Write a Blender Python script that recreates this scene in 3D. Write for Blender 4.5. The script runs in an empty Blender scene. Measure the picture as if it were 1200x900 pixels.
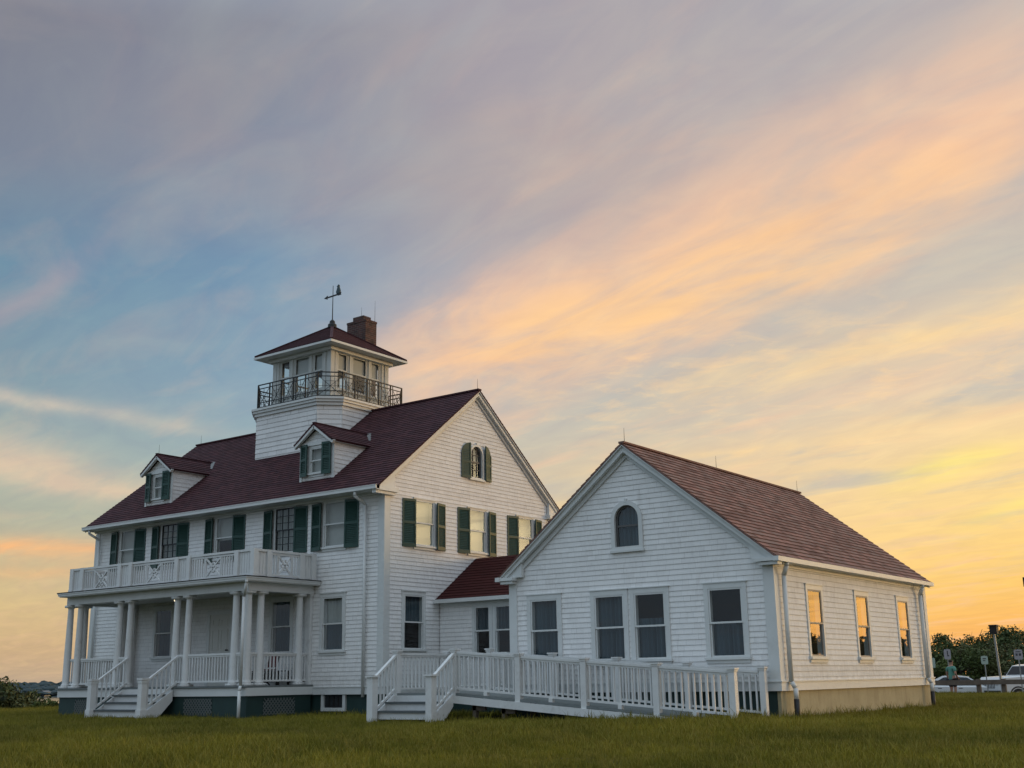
import bpy, math, random
import numpy as np
from mathutils import Vector, Matrix

random.seed(7); np.random.seed(7)
SC = bpy.context.scene
COL = SC.collection
R = math.radians
SUN_AZ, SUN_EL = 45.0, 4.0          # degrees; azimuth from +Y towards +X
CAM = Vector((21.246, -23.0, 0.8326))

# ------------------------------------------------------------------ materials
def lin(c):
    return tuple((v/12.92 if v <= .04045 else ((v+.055)/1.055)**2.4) for v in [x/255. for x in c])

class NT:
    def __init__(s, tree): s.t = tree; s.n = tree.nodes; s.l = tree.links
    def new(s, typ, **kw):
        n = s.n.new(typ)
        for k, v in kw.items(): setattr(n, k, v)
        return n
    def put(s, sock, v):
        if v is None: return
        if isinstance(v, bpy.types.NodeSocket): s.l.new(v, sock)
        elif isinstance(v, (tuple, list)) and len(v) == 3 and sock.type == 'RGBA': sock.default_value = (*v, 1)
        else: sock.default_value = v
    def m(s, op, a, b=None, c=None, clamp=False):
        n = s.new('ShaderNodeMath', operation=op); n.use_clamp = clamp
        for i, v in enumerate((a, b, c)): s.put(n.inputs[i], v)
        return n.outputs[0]
    def mix(s, f, a, b, blend='MIX'):
        n = s.new('ShaderNodeMix', data_type='RGBA', blend_type=blend)
        n.clamp_factor = True
        s.put(n.inputs[0], f); s.put(n.inputs[6], a); s.put(n.inputs[7], b)
        return n.outputs[2]
    def rng(s, v, a, b, c=0., d=1., smooth=False):
        n = s.new('ShaderNodeMapRange'); n.clamp = True
        if smooth: n.interpolation_type = 'SMOOTHSTEP'
        for i, x in enumerate((v, a, b, c, d)): s.put(n.inputs[i], x)
        return n.outputs[0]
    def noise(s, vec, scale, detail=4, rough=.55, dist=0., dim='3D'):
        n = s.new('ShaderNodeTexNoise', noise_dimensions=dim)
        if vec is not None: s.put(n.inputs['Vector'], vec)
        n.inputs['Scale'].default_value = scale; n.inputs['Detail'].default_value = detail
        n.inputs['Roughness'].default_value = rough; n.inputs['Distortion'].default_value = dist
        return n.outputs[0]
    def xyz(s, v):
        n = s.new('ShaderNodeSeparateXYZ'); s.put(n.inputs[0], v); return n.outputs
    def comb(s, x, y, z=0.):
        n = s.new('ShaderNodeCombineXYZ')
        for i, v in enumerate((x, y, z)): s.put(n.inputs[i], v)
        return n.outputs[0]
    def white(s, vec):
        n = s.new('ShaderNodeTexWhiteNoise', noise_dimensions='3D'); s.put(n.inputs[0], vec); return n.outputs[0]
    def ramp(s, f, stops, interp='LINEAR'):
        n = s.new('ShaderNodeValToRGB'); e = n.color_ramp; e.interpolation = interp
        while len(e.elements) < len(stops): e.elements.new(.5)
        for el, (p, c) in zip(e.elements, stops): el.position = p
        for el, (p, c) in zip(e.elements, stops): el.position = p; el.color = (*c, 1)
        s.put(n.inputs[0], f); return n.outputs[0]

def material(name):
    m = bpy.data.materials.new(name); m.use_nodes = True
    t = NT(m.node_tree); b = t.n['Principled BSDF']
    return m, t, b

def geo_pos(t): return t.new('ShaderNodeNewGeometry').outputs['Position']

def paint(name, col, rough=.5, var=.08, scale=2.5, dirt=0., spec=.4, bump=.0, metal=0.):
    m, t, b = material(name)
    p = geo_pos(t)
    n = t.noise(p, scale, 5, .6)
    c = t.mix(t.rng(n, .3, .7), tuple(x*(1-var) for x in col), tuple(min(1, x*(1+var*.6)) for x in col))
    if dirt:
        d = t.noise(p, 1.3, 8, .7)
        g = t.noise(p, 14., 4, .6)
        f = t.m('MULTIPLY', t.rng(d, .5, .72), t.rng(g, .4, .65))
        c = t.mix(t.m('MULTIPLY', f, dirt), c, (.22, .19, .15))
    t.put(b.inputs['Base Color'], c)
    b.inputs['Roughness'].default_value = rough
    b.inputs['Specular IOR Level'].default_value = spec
    b.inputs['Metallic'].default_value = metal
    if bump:
        bn = t.new('ShaderNodeBump'); bn.inputs['Strength'].default_value = bump; bn.inputs['Distance'].default_value = .01
        t.put(bn.inputs['Height'], t.noise(p, 40., 3)); t.put(b.inputs['Normal'], bn.outputs[0])
    return m

def shingle_mat(name, col, e, w, tone=.05, butt_shade=.4, joint=.35, dirt=.25, hue=(1, 1, 1), rough=.75, jw=.035, tint=None, tints=0., splash=0):
    """courses of height e (UV.y) cut into random-width shingles of width about w (UV.x)"""
    m, t, b = material(name)
    uv = t.new('ShaderNodeUVMap').outputs[0]
    u, v, _ = t.xyz(uv)
    row = t.m('FLOOR', t.m('DIVIDE', v, e)); fr = t.m('FRACT', t.m('DIVIDE', v, e))
    off = t.white(t.comb(row, 3.7, 1.))
    # uneven widths: push u about with a slow noise of its own on every course
    wob = t.noise(t.comb(t.m('MULTIPLY', u, 3.), t.m('MULTIPLY', row, 17.3), 0.), 1., 1)
    uu = t.m('ADD', t.m('DIVIDE', u, w), t.m('ADD', t.m('MULTIPLY', off, 9.), t.m('MULTIPLY', wob, 1.6)))
    cell = t.m('FLOOR', uu); fu = t.m('FRACT', uu)
    rnd = t.white(t.comb(cell, row, 5.))
    k = t.rng(rnd, 0, 1, 1-tone, 1+tone*.7)
    c = t.mix(1., col, t.comb(k, k, k), 'MULTIPLY')
    if tint is not None:
        r2 = t.white(t.comb(cell, row, 11.))
        c = t.mix(t.m('MULTIPLY', t.rng(r2, .35, 1.), tints), c, tint)
    jn = t.m('LESS_THAN', fu, jw)
    jr = t.white(t.comb(cell, row, 23.))
    c = t.mix(t.m('MULTIPLY', t.m('MULTIPLY', jn, joint), jr), c, tuple(x*.28 for x in col))
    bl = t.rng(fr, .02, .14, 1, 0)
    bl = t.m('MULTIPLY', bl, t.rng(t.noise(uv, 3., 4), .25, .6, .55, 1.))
    c = t.mix(t.m('MULTIPLY', bl, butt_shade), c, tuple(x*.30 for x in col))  # shadow line under each course, painted into the colour at its butt edge
    if dirt:
        d = t.noise(t.comb(u, t.m('MULTIPLY', v, .55), 0), 1.1, 8, .72)
        g = t.noise(t.comb(t.m('MULTIPLY', u, 1.0), t.m('MULTIPLY', v, .35), 0), 9., 5, .7)
        f = t.m('MULTIPLY', t.rng(d, .45, .75), t.rng(g, .42, .72))
        c = t.mix(t.m('MULTIPLY', f, dirt), c, (.24, .19, .15) if sum(col) > 1 else (.05, .04, .035))
    cr = t.rng(t.white(t.comb(row, 1.3, 8.)), 0, 1, .965, 1.02); c = t.mix(1., c, t.comb(cr, cr, cr), 'MULTIPLY')
    if splash:                                   # soil splashed up on the lowest courses
        sp = t.m('MULTIPLY', t.rng(t.m('ADD', v, t.m('MULTIPLY', t.noise(uv, 2.4, 6, .7), .6)), .95, 1.45, 1, 0), t.rng(t.noise(uv, 7., 5, .7), .3, .7))
        c = t.mix(t.m('MULTIPLY', sp, .40), c, (.26, .24, .18))
    t.put(b.inputs['Base Color'], c)
    b.inputs['Roughness'].default_value = rough; b.inputs['Specular IOR Level'].default_value = .12
    bn = t.new('ShaderNodeBump'); bn.inputs['Strength'].default_value = .5; bn.inputs['Distance'].default_value = .012
    t.put(bn.inputs['Height'], t.m('ADD', t.m('MULTIPLY', rnd, .6), t.m('MULTIPLY', t.noise(uv, 30., 3), .3)))
    t.put(b.inputs['Normal'], bn.outputs[0])
    return m

M = {}
EX_MAIN, EX_ANNEX, EX_ROOF, EX_ROOF_A = .111, .113, .142, .17
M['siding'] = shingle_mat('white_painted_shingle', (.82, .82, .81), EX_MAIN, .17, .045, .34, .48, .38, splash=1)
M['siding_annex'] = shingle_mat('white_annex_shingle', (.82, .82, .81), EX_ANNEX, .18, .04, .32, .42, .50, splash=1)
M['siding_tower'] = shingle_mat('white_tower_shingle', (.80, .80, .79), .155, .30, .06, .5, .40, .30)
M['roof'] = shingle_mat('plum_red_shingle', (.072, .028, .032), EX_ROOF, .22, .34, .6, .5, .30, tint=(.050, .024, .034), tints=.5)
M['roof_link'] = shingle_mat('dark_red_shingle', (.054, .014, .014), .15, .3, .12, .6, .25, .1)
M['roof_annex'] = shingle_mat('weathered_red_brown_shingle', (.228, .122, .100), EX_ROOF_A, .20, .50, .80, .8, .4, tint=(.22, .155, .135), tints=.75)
M['white'] = paint('white_trim_paint', (.64, .66, .65), .45, .05, 3., .25)
M['rail'] = paint('white_rail_paint', (.68, .69, .68), .45, .05, 5., .35)
M['white_dull'] = paint('chalky_white_paint', (.54, .56, .54), .6, .06, 3., .35)
M['storm'] = paint('bronze_storm_sash', (.10, .10, .10), .5, .05)
M['sash_grey'] = paint('weathered_grey_sash', (.30, .27, .23), .5, .05)
M['door'] = paint('porch_door_paint', (.62, .62, .58), .5, .04)
M['green'] = paint('dark_green_shutter_paint', (.020, .062, .050), .45, .10, 6., .0)
M['skirt'] = paint('dark_green_skirting_paint', (.018, .045, .042), .6, .15, 3., .0)
M['lattice'] = paint('grey_green_lattice_paint', (.13, .15, .145), .6, .1)
M['deck'] = paint('grey_deck_paint', (.16, .18, .18), .6, .12, 4.)
M['tread'] = paint('grey_tread_paint', (.10, .115, .12), .6, .12, 4.)
M['soffit'] = paint('porch_ceiling_paint', (.55, .55, .52), .6, .05)
M['iron'] = paint('black_iron', (.012, .013, .014), .5, .1)
M['lead'] = paint('grey_flashing', (.14, .14, .14), .45, .2, 6.)
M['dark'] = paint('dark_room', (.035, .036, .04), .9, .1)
M['void'] = paint('dark_roof_board', (.03, .03, .03), .9, .1)  # near-black board of the flat porch roof
M['steel'] = paint('galvanised_steel', (.30, .31, .31), .45, .1, 8., metal=.6)
M['timber'] = paint('weathered_timber', (.13, .105, .085), .8, .25, 5.)
M['copper'] = paint('verdigris_metal', (.03, .06, .07), .5, .2)
M['blackpipe'] = paint('black_drain_pipe', (.02, .02, .02), .5, .1)
M['bark'] = paint('bark', (.06, .048, .038), .9, .25, 8.)
M['concrete'] = None

def make_concrete():
    m, t, b = material('tan_concrete_foundation')
    p = geo_pos(t)
    c = t.mix(t.rng(t.noise(p, 1.6, 7, .65), .3, .7), (.34, .30, .185), (.44, .39, .25))
    x, y, z = t.xyz(p)
    st = t.noise(t.comb(t.m('MULTIPLY', x, 3.), t.m('MULTIPLY', y, 3.), t.m('MULTIPLY', z, .4)), 2., 5, .7)
    c = t.mix(t.m('MULTIPLY', t.rng(st, .5, .7), .45), c, (.22, .19, .115))
    t.put(b.inputs['Base Color'], c); b.inputs['Roughness'].default_value = .9
    bn = t.new('ShaderNodeBump'); bn.inputs['Strength'].default_value = .4; bn.inputs['Distance'].default_value = .02
    t.put(bn.inputs['Height'], t.noise(p, 18., 5)); t.put(b.inputs['Normal'], bn.outputs[0])
    return m
M['concrete'] = make_concrete()

def make_brick():
    m, t, b = material('dark_red_brick')
    p = geo_pos(t); x, y, z = t.xyz(p)
    br = t.new('ShaderNodeTexBrick'); t.put(br.inputs['Vector'], t.comb(t.m('ADD', x, y), z, 0))
    br.inputs['Color1'].default_value = (.11, .042, .032, 1); br.inputs['Color2'].default_value = (.060, .028, .026, 1)
    br.inputs['Mortar'].default_value = (.13, .11, .10, 1); br.inputs['Scale'].default_value = 1.
    br.inputs['Brick Width'].default_value = .21; br.inputs['Row Height'].default_value = .075; br.inputs['Mortar Size'].default_value = .008
    c = t.mix(t.rng(t.noise(p, 3., 5), .45, .7), br.outputs[0], (.035, .022, .02))
    t.put(b.inputs['Base Color'], c); b.inputs['Roughness'].default_value = .9
    return m
M['brick'] = make_brick()

def make_glass(name, tint=(.86, .9, .9), gain=1.35):
    m, t, b = material(name)
    t.n.remove(b); out = t.n['Material Output']
    ge = t.new('ShaderNodeNewGeometry'); dt = t.new('ShaderNodeVectorMath', operation='DOT_PRODUCT')
    t.l.new(ge.outputs['Incoming'], dt.inputs[0]); t.l.new(ge.outputs['Normal'], dt.inputs[1])
    fr_ = t.m('ADD', .042, t.m('MULTIPLY', .958, t.m('POWER', t.m('SUBTRACT', 1., t.m('ABSOLUTE', dt.outputs['Value']), clamp=True), 5.)))
    tr = t.new('ShaderNodeBsdfTransparent'); tr.inputs[0].default_value = (*tint, 1)
    gl = t.new('ShaderNodeBsdfGlossy'); gl.inputs['Roughness'].default_value = .015
    bn = t.new('ShaderNodeBump'); bn.inputs['Strength'].default_value = .03; bn.inputs['Distance'].default_value = .02
    t.put(bn.inputs['Height'], t.noise(geo_pos(t), 1.6, 1)); t.put(gl.inputs['Normal'], bn.outputs[0])
    mx = t.new('ShaderNodeMixShader')
    t.put(mx.inputs[0], t.m('MULTIPLY', fr_, gain, clamp=True))
    t.l.new(tr.outputs[0], mx.inputs[1]); t.l.new(gl.outputs[0], mx.inputs[2]); t.l.new(mx.outputs[0], out.inputs[0])
    return m
M['glass'] = make_glass('window_glass')
M['carglass'] = make_glass('car_glass', (.25, .28, .28), 1.3)

def cloth(name, col):
    m, t, b = material(name)
    n = t.noise(geo_pos(t), 6., 3)
    t.put(b.inputs['Base Color'], t.mix(n, tuple(x*.85 for x in col), col)); b.inputs['Roughness'].default_value = .9
    return m
M['curtain'] = cloth('sheer_curtain', (.42, .44, .42))
M['curtain_dim'] = cloth('grey_curtain', (.06, .095, .12))
M['shade'] = cloth('roller_blind', (.50, .49, .46))
M['blind'] = cloth('cream_blind', (.60, .55, .42))
M['shirt'] = cloth('teal_green_cotton', (.10, .27, .22))
M['shorts'] = cloth('dark_cotton', (.025, .018, .02))
M['skin'] = cloth('skin', (.38, .22, .16))
M['hair'] = cloth('dark_hair', (.02, .015, .012))
M['shoe'] = cloth('grey_shoe', (.2, .2, .2))
M['redcloth'] = cloth('dark_red_canvas', (.13, .02, .025))
M['wood_dark'] = paint('dark_brown_wood', (.016, .012, .011), .6, .2, 6.)
M['carwhite'] = paint('white_car_paint', (.62, .63, .64), .25, .02, 2., 0, .6)
M['rubber'] = paint('tyre_rubber', (.02, .02, .02), .8, .1)
M['alloy'] = paint('alloy_wheel', (.35, .35, .36), .35, .05, metal=.7)
M['blacktrim'] = paint('black_plastic_trim', (.02, .02, .022), .5, .1)
M['lamp_clear'] = paint('clear_lamp_lens', (.55, .55, .55), .1, .02)
M['lamp_red'] = paint('red_lamp_lens', (.25, .01, .01), .2, .02)
M['sign_grey'] = paint('sign_grey_violet', (.32, .31, .34), .5, .08, 4.)
M['sign_green'] = paint('sign_pale_green', (.34, .42, .37), .5, .08, 4.)
M['sign_mark'] = paint('sign_dark_mark', (.05, .05, .06), .5, .05)
M['asphalt'] = paint('worn_asphalt', (.055, .055, .055), .9, .2, 1.5)

def emit(name, col, s):
    m, t, b = material(name); t.n.remove(b)
    e = t.new('ShaderNodeEmission'); e.inputs[0].default_value = (*col, 1); e.inputs[1].default_value = s
    t.l.new(e.outputs[0], t.n['Material Output'].inputs[0]); return m
M['bulb'] = emit('lit_bulb', (1., .80, .52), 2.)

def foliage(name, dark, light, scale=1.2):
    m, t, b = material(name)
    p = geo_pos(t)
    n = t.noise(p, scale, 5, .6)
    f = t.noise(p, 14., 2)
    c = t.mix(t.rng(n, .35, .68), dark, light)
    c = t.mix(t.m('MULTIPLY', t.rng(f, .5, .8), .5), c, tuple(x*1.5 for x in light))
    t.put(b.inputs['Base Color'], c); b.inputs['Roughness'].default_value = .65
    b.inputs['Specular IOR Level'].default_value = .2
    t.put(b.inputs['Subsurface Weight'], 0.)
    return m
M['leaf'] = foliage('dark_green_leaves', (.028, .044, .015), (.078, .102, .030))
M['leaf_light'] = foliage('mid_green_leaves', (.035, .055, .016), (.100, .125, .035))
M['leaf_olive'] = foliage('olive_leaves', (.048, .058, .022), (.118, .125, .048))
M['needle'] = foliage('pine_needles', (.012, .022, .014), (.026, .042, .026))
M['farwood'] = foliage('hazed_far_shore_wood', (.020, .038, .044), (.034, .056, .060), .03)  # blue of the distant haze is mixed into this leaf colour

# ------------------------------------------------------------------ mesh helper
Z = Vector((0, 0, 1))
class MB:
    def __init__(s): s.v = []; s.f = []; s.m = []; s.uv = []
    def add(s, pts, faces, m=0, uvs=None):
        k = len(s.v); s.v += [tuple(p) for p in pts]
        for i, f in enumerate(faces):
            s.f.append([k+j for j in f]); s.m.append(m)
            s.uv.append(uvs[i] if uvs else None)
        return s
    def quad(s, a, b, c, d, m=0, uv=None): return s.add([a, b, c, d], [(0, 1, 2, 3)], m, [uv] if uv else None)
    def box(s, a, b, m=0):
        x0, y0, z0 = [min(a[i], b[i]) for i in range(3)]; x1, y1, z1 = [max(a[i], b[i]) for i in range(3)]
        p = [(x0,y0,z0),(x1,y0,z0),(x1,y1,z0),(x0,y1,z0),(x0,y0,z1),(x1,y0,z1),(x1,y1,z1),(x0,y1,z1)]
        return s.add(p, [(0,3,2,1),(4,5,6,7),(0,1,5,4),(1,2,6,5),(2,3,7,6),(3,0,4,7)], m)
    def bar(s, a, b, w, h, m=0, up=Z):
        a = Vector(a); b = Vector(b); d = (b-a).normalized(); up = Vector(up)
        x = d.cross(up)
        if x.length < 1e-5: x = d.cross(Vector((0, 1, 0)))
        x.normalize(); y = x.cross(d).normalized()
        p = []
        for q in (a, b):
            for sx, sy in ((-1,-1),(1,-1),(1,1),(-1,1)): p.append(q + x*(sx*w/2) + y*(sy*h/2))
        return s.add(p, [(0,1,2,3),(7,6,5,4),(0,4,5,1),(1,5,6,2),(2,6,7,3),(3,7,4,0)], m)
    def cyl(s, a, b, r0, r1=None, n=12, m=0, cap=True):
        r1 = r0 if r1 is None else r1
        a = Vector(a); b = Vector(b); d = (b-a).normalized()
        x = d.orthogonal().normalized(); y = d.cross(x)
        p = [a+(x*math.cos(2*math.pi*i/n)+y*math.sin(2*math.pi*i/n))*r0 for i in range(n)]
        p += [b+(x*math.cos(2*math.pi*i/n)+y*math.sin(2*math.pi*i/n))*r1 for i in range(n)]
        f = [(i, (i+1) % n, n+(i+1) % n, n+i) for i in range(n)]
        if cap: f += [tuple(range(n-1, -1, -1)), tuple(range(n, 2*n))]
        return s.add(p, f, m)
    def path(s, pts, r, n=10, m=0):
        for a, b in zip(pts[:-1], pts[1:]): s.cyl(a, b, r, r, n, m)
        return s
    def lathe(s, c, prof, n=16, m=0):
        c = Vector(c); p = []
        for r, z in prof:
            p += [c+Vector((r*math.cos(2*math.pi*i/n), r*math.sin(2*math.pi*i/n), z)) for i in range(n)]
        f = []
        for k in range(len(prof)-1):
            f += [(k*n+i, k*n+(i+1) % n, (k+1)*n+(i+1) % n, (k+1)*n+i) for i in range(n)]
        f += [tuple(range(n-1, -1, -1)), tuple(range((len(prof)-1)*n, len(prof)*n))]
        return s.add(p, f, m)
    def prism(s, poly, fn, d0, d1, m=0):
        n = len(poly)
        p = [fn(u, w, d0) for u, w in poly]+[fn(u, w, d1) for u, w in poly]
        f = [tuple(range(n)), tuple(range(2*n-1, n-1, -1))]+[(i, n+i, n+(i+1) % n, (i+1) % n) for i in range(n)]
        return s.add(p, f, m)
    def ring(s, outer, inner, fn, d0, d1, m=0):
        """closed frame between two outlines with the same number of points"""
        n = len(outer); P = []
        for d in (d0, d1):
            P += [fn(u, w, d) for u, w in outer]; P += [fn(u, w, d) for u, w in inner]
        f = []
        for i in range(n):
            j = (i+1) % n
            f += [(i, j, n+j, n+i), (2*n+i, 3*n+i, 3*n+j, 2*n+j), (i, 2*n+i, 2*n+j, j), (n+i, n+j, 3*n+j, 3*n+i)]
        return s.add(P, f, m)
    def mesh(s, name, mats, smooth=False):
        me = bpy.data.meshes.new(name); me.from_pydata([tuple(v) for v in s.v], [], s.f)
        for x in (mats if isinstance(mats, (list, tuple)) else [mats]): me.materials.append(x)
        me.polygons.foreach_set('material_index', s.m)
        if any(u is not None for u in s.uv):
            l = me.uv_layers.new(name='UVMap')
            for poly, u in zip(me.polygons, s.uv):
                if u:
                    for k, li in enumerate(poly.loop_indices): l.data[li].uv = u[k]
        if smooth: me.polygons.foreach_set('use_smooth', [True]*len(me.polygons))
        me.update(); return me
    def build(s, name, mats, parent=None, smooth=False):
        return link(name, s.mesh(name, mats, smooth), parent)

def link(name, me, parent=None, loc=None, rz=0.):
    o = bpy.data.objects.new(name, me); COL.objects.link(o)
    if parent is not None: adopt(o, parent)
    if loc is not None: o.location = loc
    if rz: o.rotation_euler = (0, 0, rz)
    return o
def adopt(o, p):
    o.parent = p
    if p.parent is None and p.get('_base') is not None:      # children of a thing are written in world coordinates
        o.matrix_parent_inverse = Matrix.Translation(-Vector(p.location))
def tag(o, label=None, cat=None, group=None, kind=None):
    for k, v in (('label', label), ('category', cat), ('group', group), ('kind', kind)):
        if v: o[k] = v
    return o
BASES = []
def thing(name, loc, label, cat, group=None):
    o = bpy.data.objects.new(name, None); COL.objects.link(o); o.location = loc; o['_base'] = 1; BASES.append(o)
    o.empty_display_size = .3
    return tag(o, label, cat, group)

# ------------------------------------------------------------------ walls
class Face:
    """a vertical wall plane: u along the wall, z up, d outward"""
    def __init__(s, o, u, n): s.o = Vector(o); s.u = Vector(u).normalized(); s.n = Vector(n).normalized()
    def __call__(s, u, z, d=0.): return s.o+s.u*u+Z*z+s.n*d

def siding(mb, F, z0, z1, left, right, holes=(), e=.14, dmin=.003, dmax=.015, m=0, uoff=0.):
    """shingle courses as real overlapping boards; left/right give the wall's ends at height z"""
    k0 = int(math.floor(z0/e)); k1 = int(math.ceil(z1/e))
    for k in range(k0, k1):
        za, zb = max(k*e, z0), min((k+1)*e, z1)
        if zb-za < 1e-4: continue
        cuts = sorted({za, zb, *[z for h in holes for z in (h[2], h[3]) if za < z < zb]})
        dep = lambda z: dmin+(dmax-dmin)*(1-(z-k*e)/e)
        for a, b in zip(cuts[:-1], cuts[1:]):
            mid = (a+b)/2
            spans = [(None, None)]
            iv = sorted([(h[0], h[1]) for h in holes if h[2] <= mid <= h[3]])
            pts = []; cur = 'L'
            for h0, h1 in iv: pts.append((cur, h0)); cur = h1
            pts.append((cur, 'R'))
            for p, q in pts:
                ua, ub = (left(a), left(b)) if p == 'L' else (p, p)
                va, vb = (right(a), right(b)) if q == 'R' else (q, q)
                if va-ua < 1e-4 and vb-ub < 1e-4: continue
                A, B, C, D = F(ua, a, dep(a)), F(va, a, dep(a)), F(vb, b, dep(b)), F(ub, b, dep(b))
                mb.quad(A, B, C, D, m, [(ua+uoff, a), (va+uoff, a), (vb+uoff, b), (ub+uoff, b)])
                if abs(a-k*e) < 1e-6:
                    mb.quad(F(ua, a, dmin-.004), F(va, a, dmin-.004), B, A, m, [(ua+uoff, a)]*4)

def rect(a, b): return (lambda z: a), (lambda z: b)

def roof_slope(mb, P0, U, V, vmax, u0, u1, e=EX_ROOF, t=.016, m=0, slab=.032, ms=1):
    """shingled slope: P0 the eave corner, U along the eave, V up the slope; u0/u1 = ends at distance v"""
    P0, U, V = Vector(P0), Vector(U).normalized(), Vector(V).normalized()
    N = U.cross(V).normalized()
    if N.z < 0: N = -N
    pt = lambda u, v, d: P0+U*u+V*v+N*d
    n = int(math.ceil(vmax/e))
    for k in range(n):
        a, b = k*e, min((k+1)*e, vmax)
        A, B, C, D = pt(u0(a), a, t), pt(u1(a), a, t), pt(u1(b), b, .002), pt(u0(b), b, .002)
        mb.quad(A, B, C, D, m, [(u0(a), a), (u1(a), a), (u1(b), b), (u0(b), b)])
        mb.quad(pt(u0(a), a, 0), pt(u1(a), a, 0), B, A, m, [(u0(a), a)]*4)
        mb.add([pt(u1(a), a, 0), pt(u1(b), b, 0), C, B, pt(u0(a), a, 0), pt(u0(b), b, 0), D, A],
               [(0, 1, 2, 3), (4, 7, 6, 5)], m, [[(0, a)]*4]*2)
    if slab:
        c = [(u0(0), 0), (u1(0), 0), (u1(vmax), vmax), (u0(vmax), vmax)]
        mb.prism(c, lambda u, v, d: pt(u, v, d), -.003, -slab, ms)

# ------------------------------------------------------------------ windows
_mc = {}
def cached(key, fn):
    if key not in _mc: _mc[key] = fn()
    return _mc[key]
WF = lambda x, z, d: Vector((x, -d, z))                       # window-local: d outward is -Y
def rc(x0, x1, z0, z1): return [(x0, z0), (x1, z0), (x1, z1), (x0, z1)]
def arc_outline(w, h, n=14, g=0.):
    r = w/2+g; zc = h-w/2
    return [(-r, -g), (r, -g)]+[(r*math.cos(math.pi*i/n), zc+r*math.sin(math.pi*i/n)) for i in range(n+1)]

def win_frame(w, h, cas, head, sill):
    b = MB(); x = w/2
    b.box((-x-cas, -.034, 0), (-x, .02, h)); b.box((x, -.034, 0), (x+cas, .02, h))
    b.box((-x-cas, -.035, h), (x+cas, .02, h+head)); b.box((-x-cas-.02, -.055, h+head), (x+cas+.02, .0, h+head+.022))
    # reveals
    b.box((-x, .02, 0), (-x+.004, .14, h)); b.box((x-.004, .02, 0), (x, .14, h)); b.box((-x, .02, h-.004), (x, .14, h)); b.box((-x, .02, 0), (x, .14, .004))
    return b.mesh('window_frame', M['white'])
def win_sill(w, cas, sill):
    b = MB(); x = w/2+cas+.03
    b.box((-x, -.085, -sill), (x, .02, 0)); b.box((-x+.03, -.04, -sill-.07), (x-.03, .02, -sill))
    return b.mesh('sill', M['white'])
def win_sash(w, h, y, mun, col):
    b = MB(); x = w/2-.003; s = .036
    f = lambda u, z, d: Vector((u, y+d, z))
    b.ring(rc(-x, x, 0, h), rc(-x+s, x-s, s, h-s), f, 0, .03)
    if mun:
        nx, nz = mun
        for i in range(1, nx): u = -x+s+(2*x-2*s)*i/nx; b.box((u-.009, y+.002, s), (u+.009, y+.028, h-s))
        for i in range(1, nz): z = s+(h-2*s)*i/nz; b.box((-x+s, y+.004, z-.009), (x-s, y+.026, z+.009))
    return b.mesh('sash', col)
def win_pane(w, h, y):
    b = MB(); x = w/2-.03
    b.quad((-x, y, .03), (x, y, .03), (x, y, h-.03), (-x, y, h-.03)); return b.mesh('pane', M['glass'])
def win_drape(w, z0, z1, mat, pleat):
    b = MB(); n = 40 if pleat else 2; x = w/2+.05
    for i in range(n):
        u, v = -x+2*x*i/n, -x+2*x*(i+1)/n
        g = lambda q: .12+(.03*math.sin(q*46.+math.sin(q*9.)*2)+.02*math.sin(q*19.+1) if pleat else 0)
        b.quad((u, g(u), z0), (v, g(v), z0), (v, g(v), z1), (u, g(u), z1))
    return b.mesh('curtain' if pleat else 'blind', mat)
def shutter_mesh(w, h, arched=0):
    """louvred panel, hinge edge at x=0, spreads to +x, front face at -Y"""
    b = MB(); s = .05; t = .035; f = lambda u, z, d: Vector((u, d, z))
    if arched:
        n = 10
        # quarter-round head: high on the hinge side (+1) or on the outer side (-1)
        def topz(u): q = u/w if arched > 0 else 1-u/w; return h-w+w*math.sqrt(max(0, 1-q*q))*1.0
        out = [(0, 0), (w, 0)]+[(w-w*i/n, topz(w-w*i/n)) for i in range(n+1)]
        b.prism(out, f, -t*.6, 0)
        b.box((0, -t, 0), (s, -t*.6, topz(s)*.98)); b.box((w-s, -t, 0), (w, -t*.6, topz(w-s)*.9)); b.box((s, -t, 0), (w-s, -t*.6, .08)); b.box((s, -t, h*.42), (w-s, -t*.6, h*.42+.06))
        zz = [(.08, h*.42), (h*.42+.06, h-w*.55)]
    else:
        b.ring(rc(0, w, 0, h), rc(s, w-s, .10, h-.07), f, -t, 0)
        b.box((s, -t, h*.48), (w-s, 0, h*.48+.07))
        b.quad((s, -.006, .1), (w-s, -.006, .1), (w-s, -.006, h-.07), (s, -.006, h-.07))
        zz = [(.10, h*.48), (h*.48+.07, h-.07)]
    for a, c in zz:
        n = max(3, int((c-a)/.045))
        for i in range(n):
            z = a+(c-a)*(i+.5)/n
            b.quad((s, -t*.85, z-.02), (w-s, -t*.85, z-.02), (w-s, -.008, z+.018), (s, -.008, z+.018))
    return b.mesh('shutter', M['green'])

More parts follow.
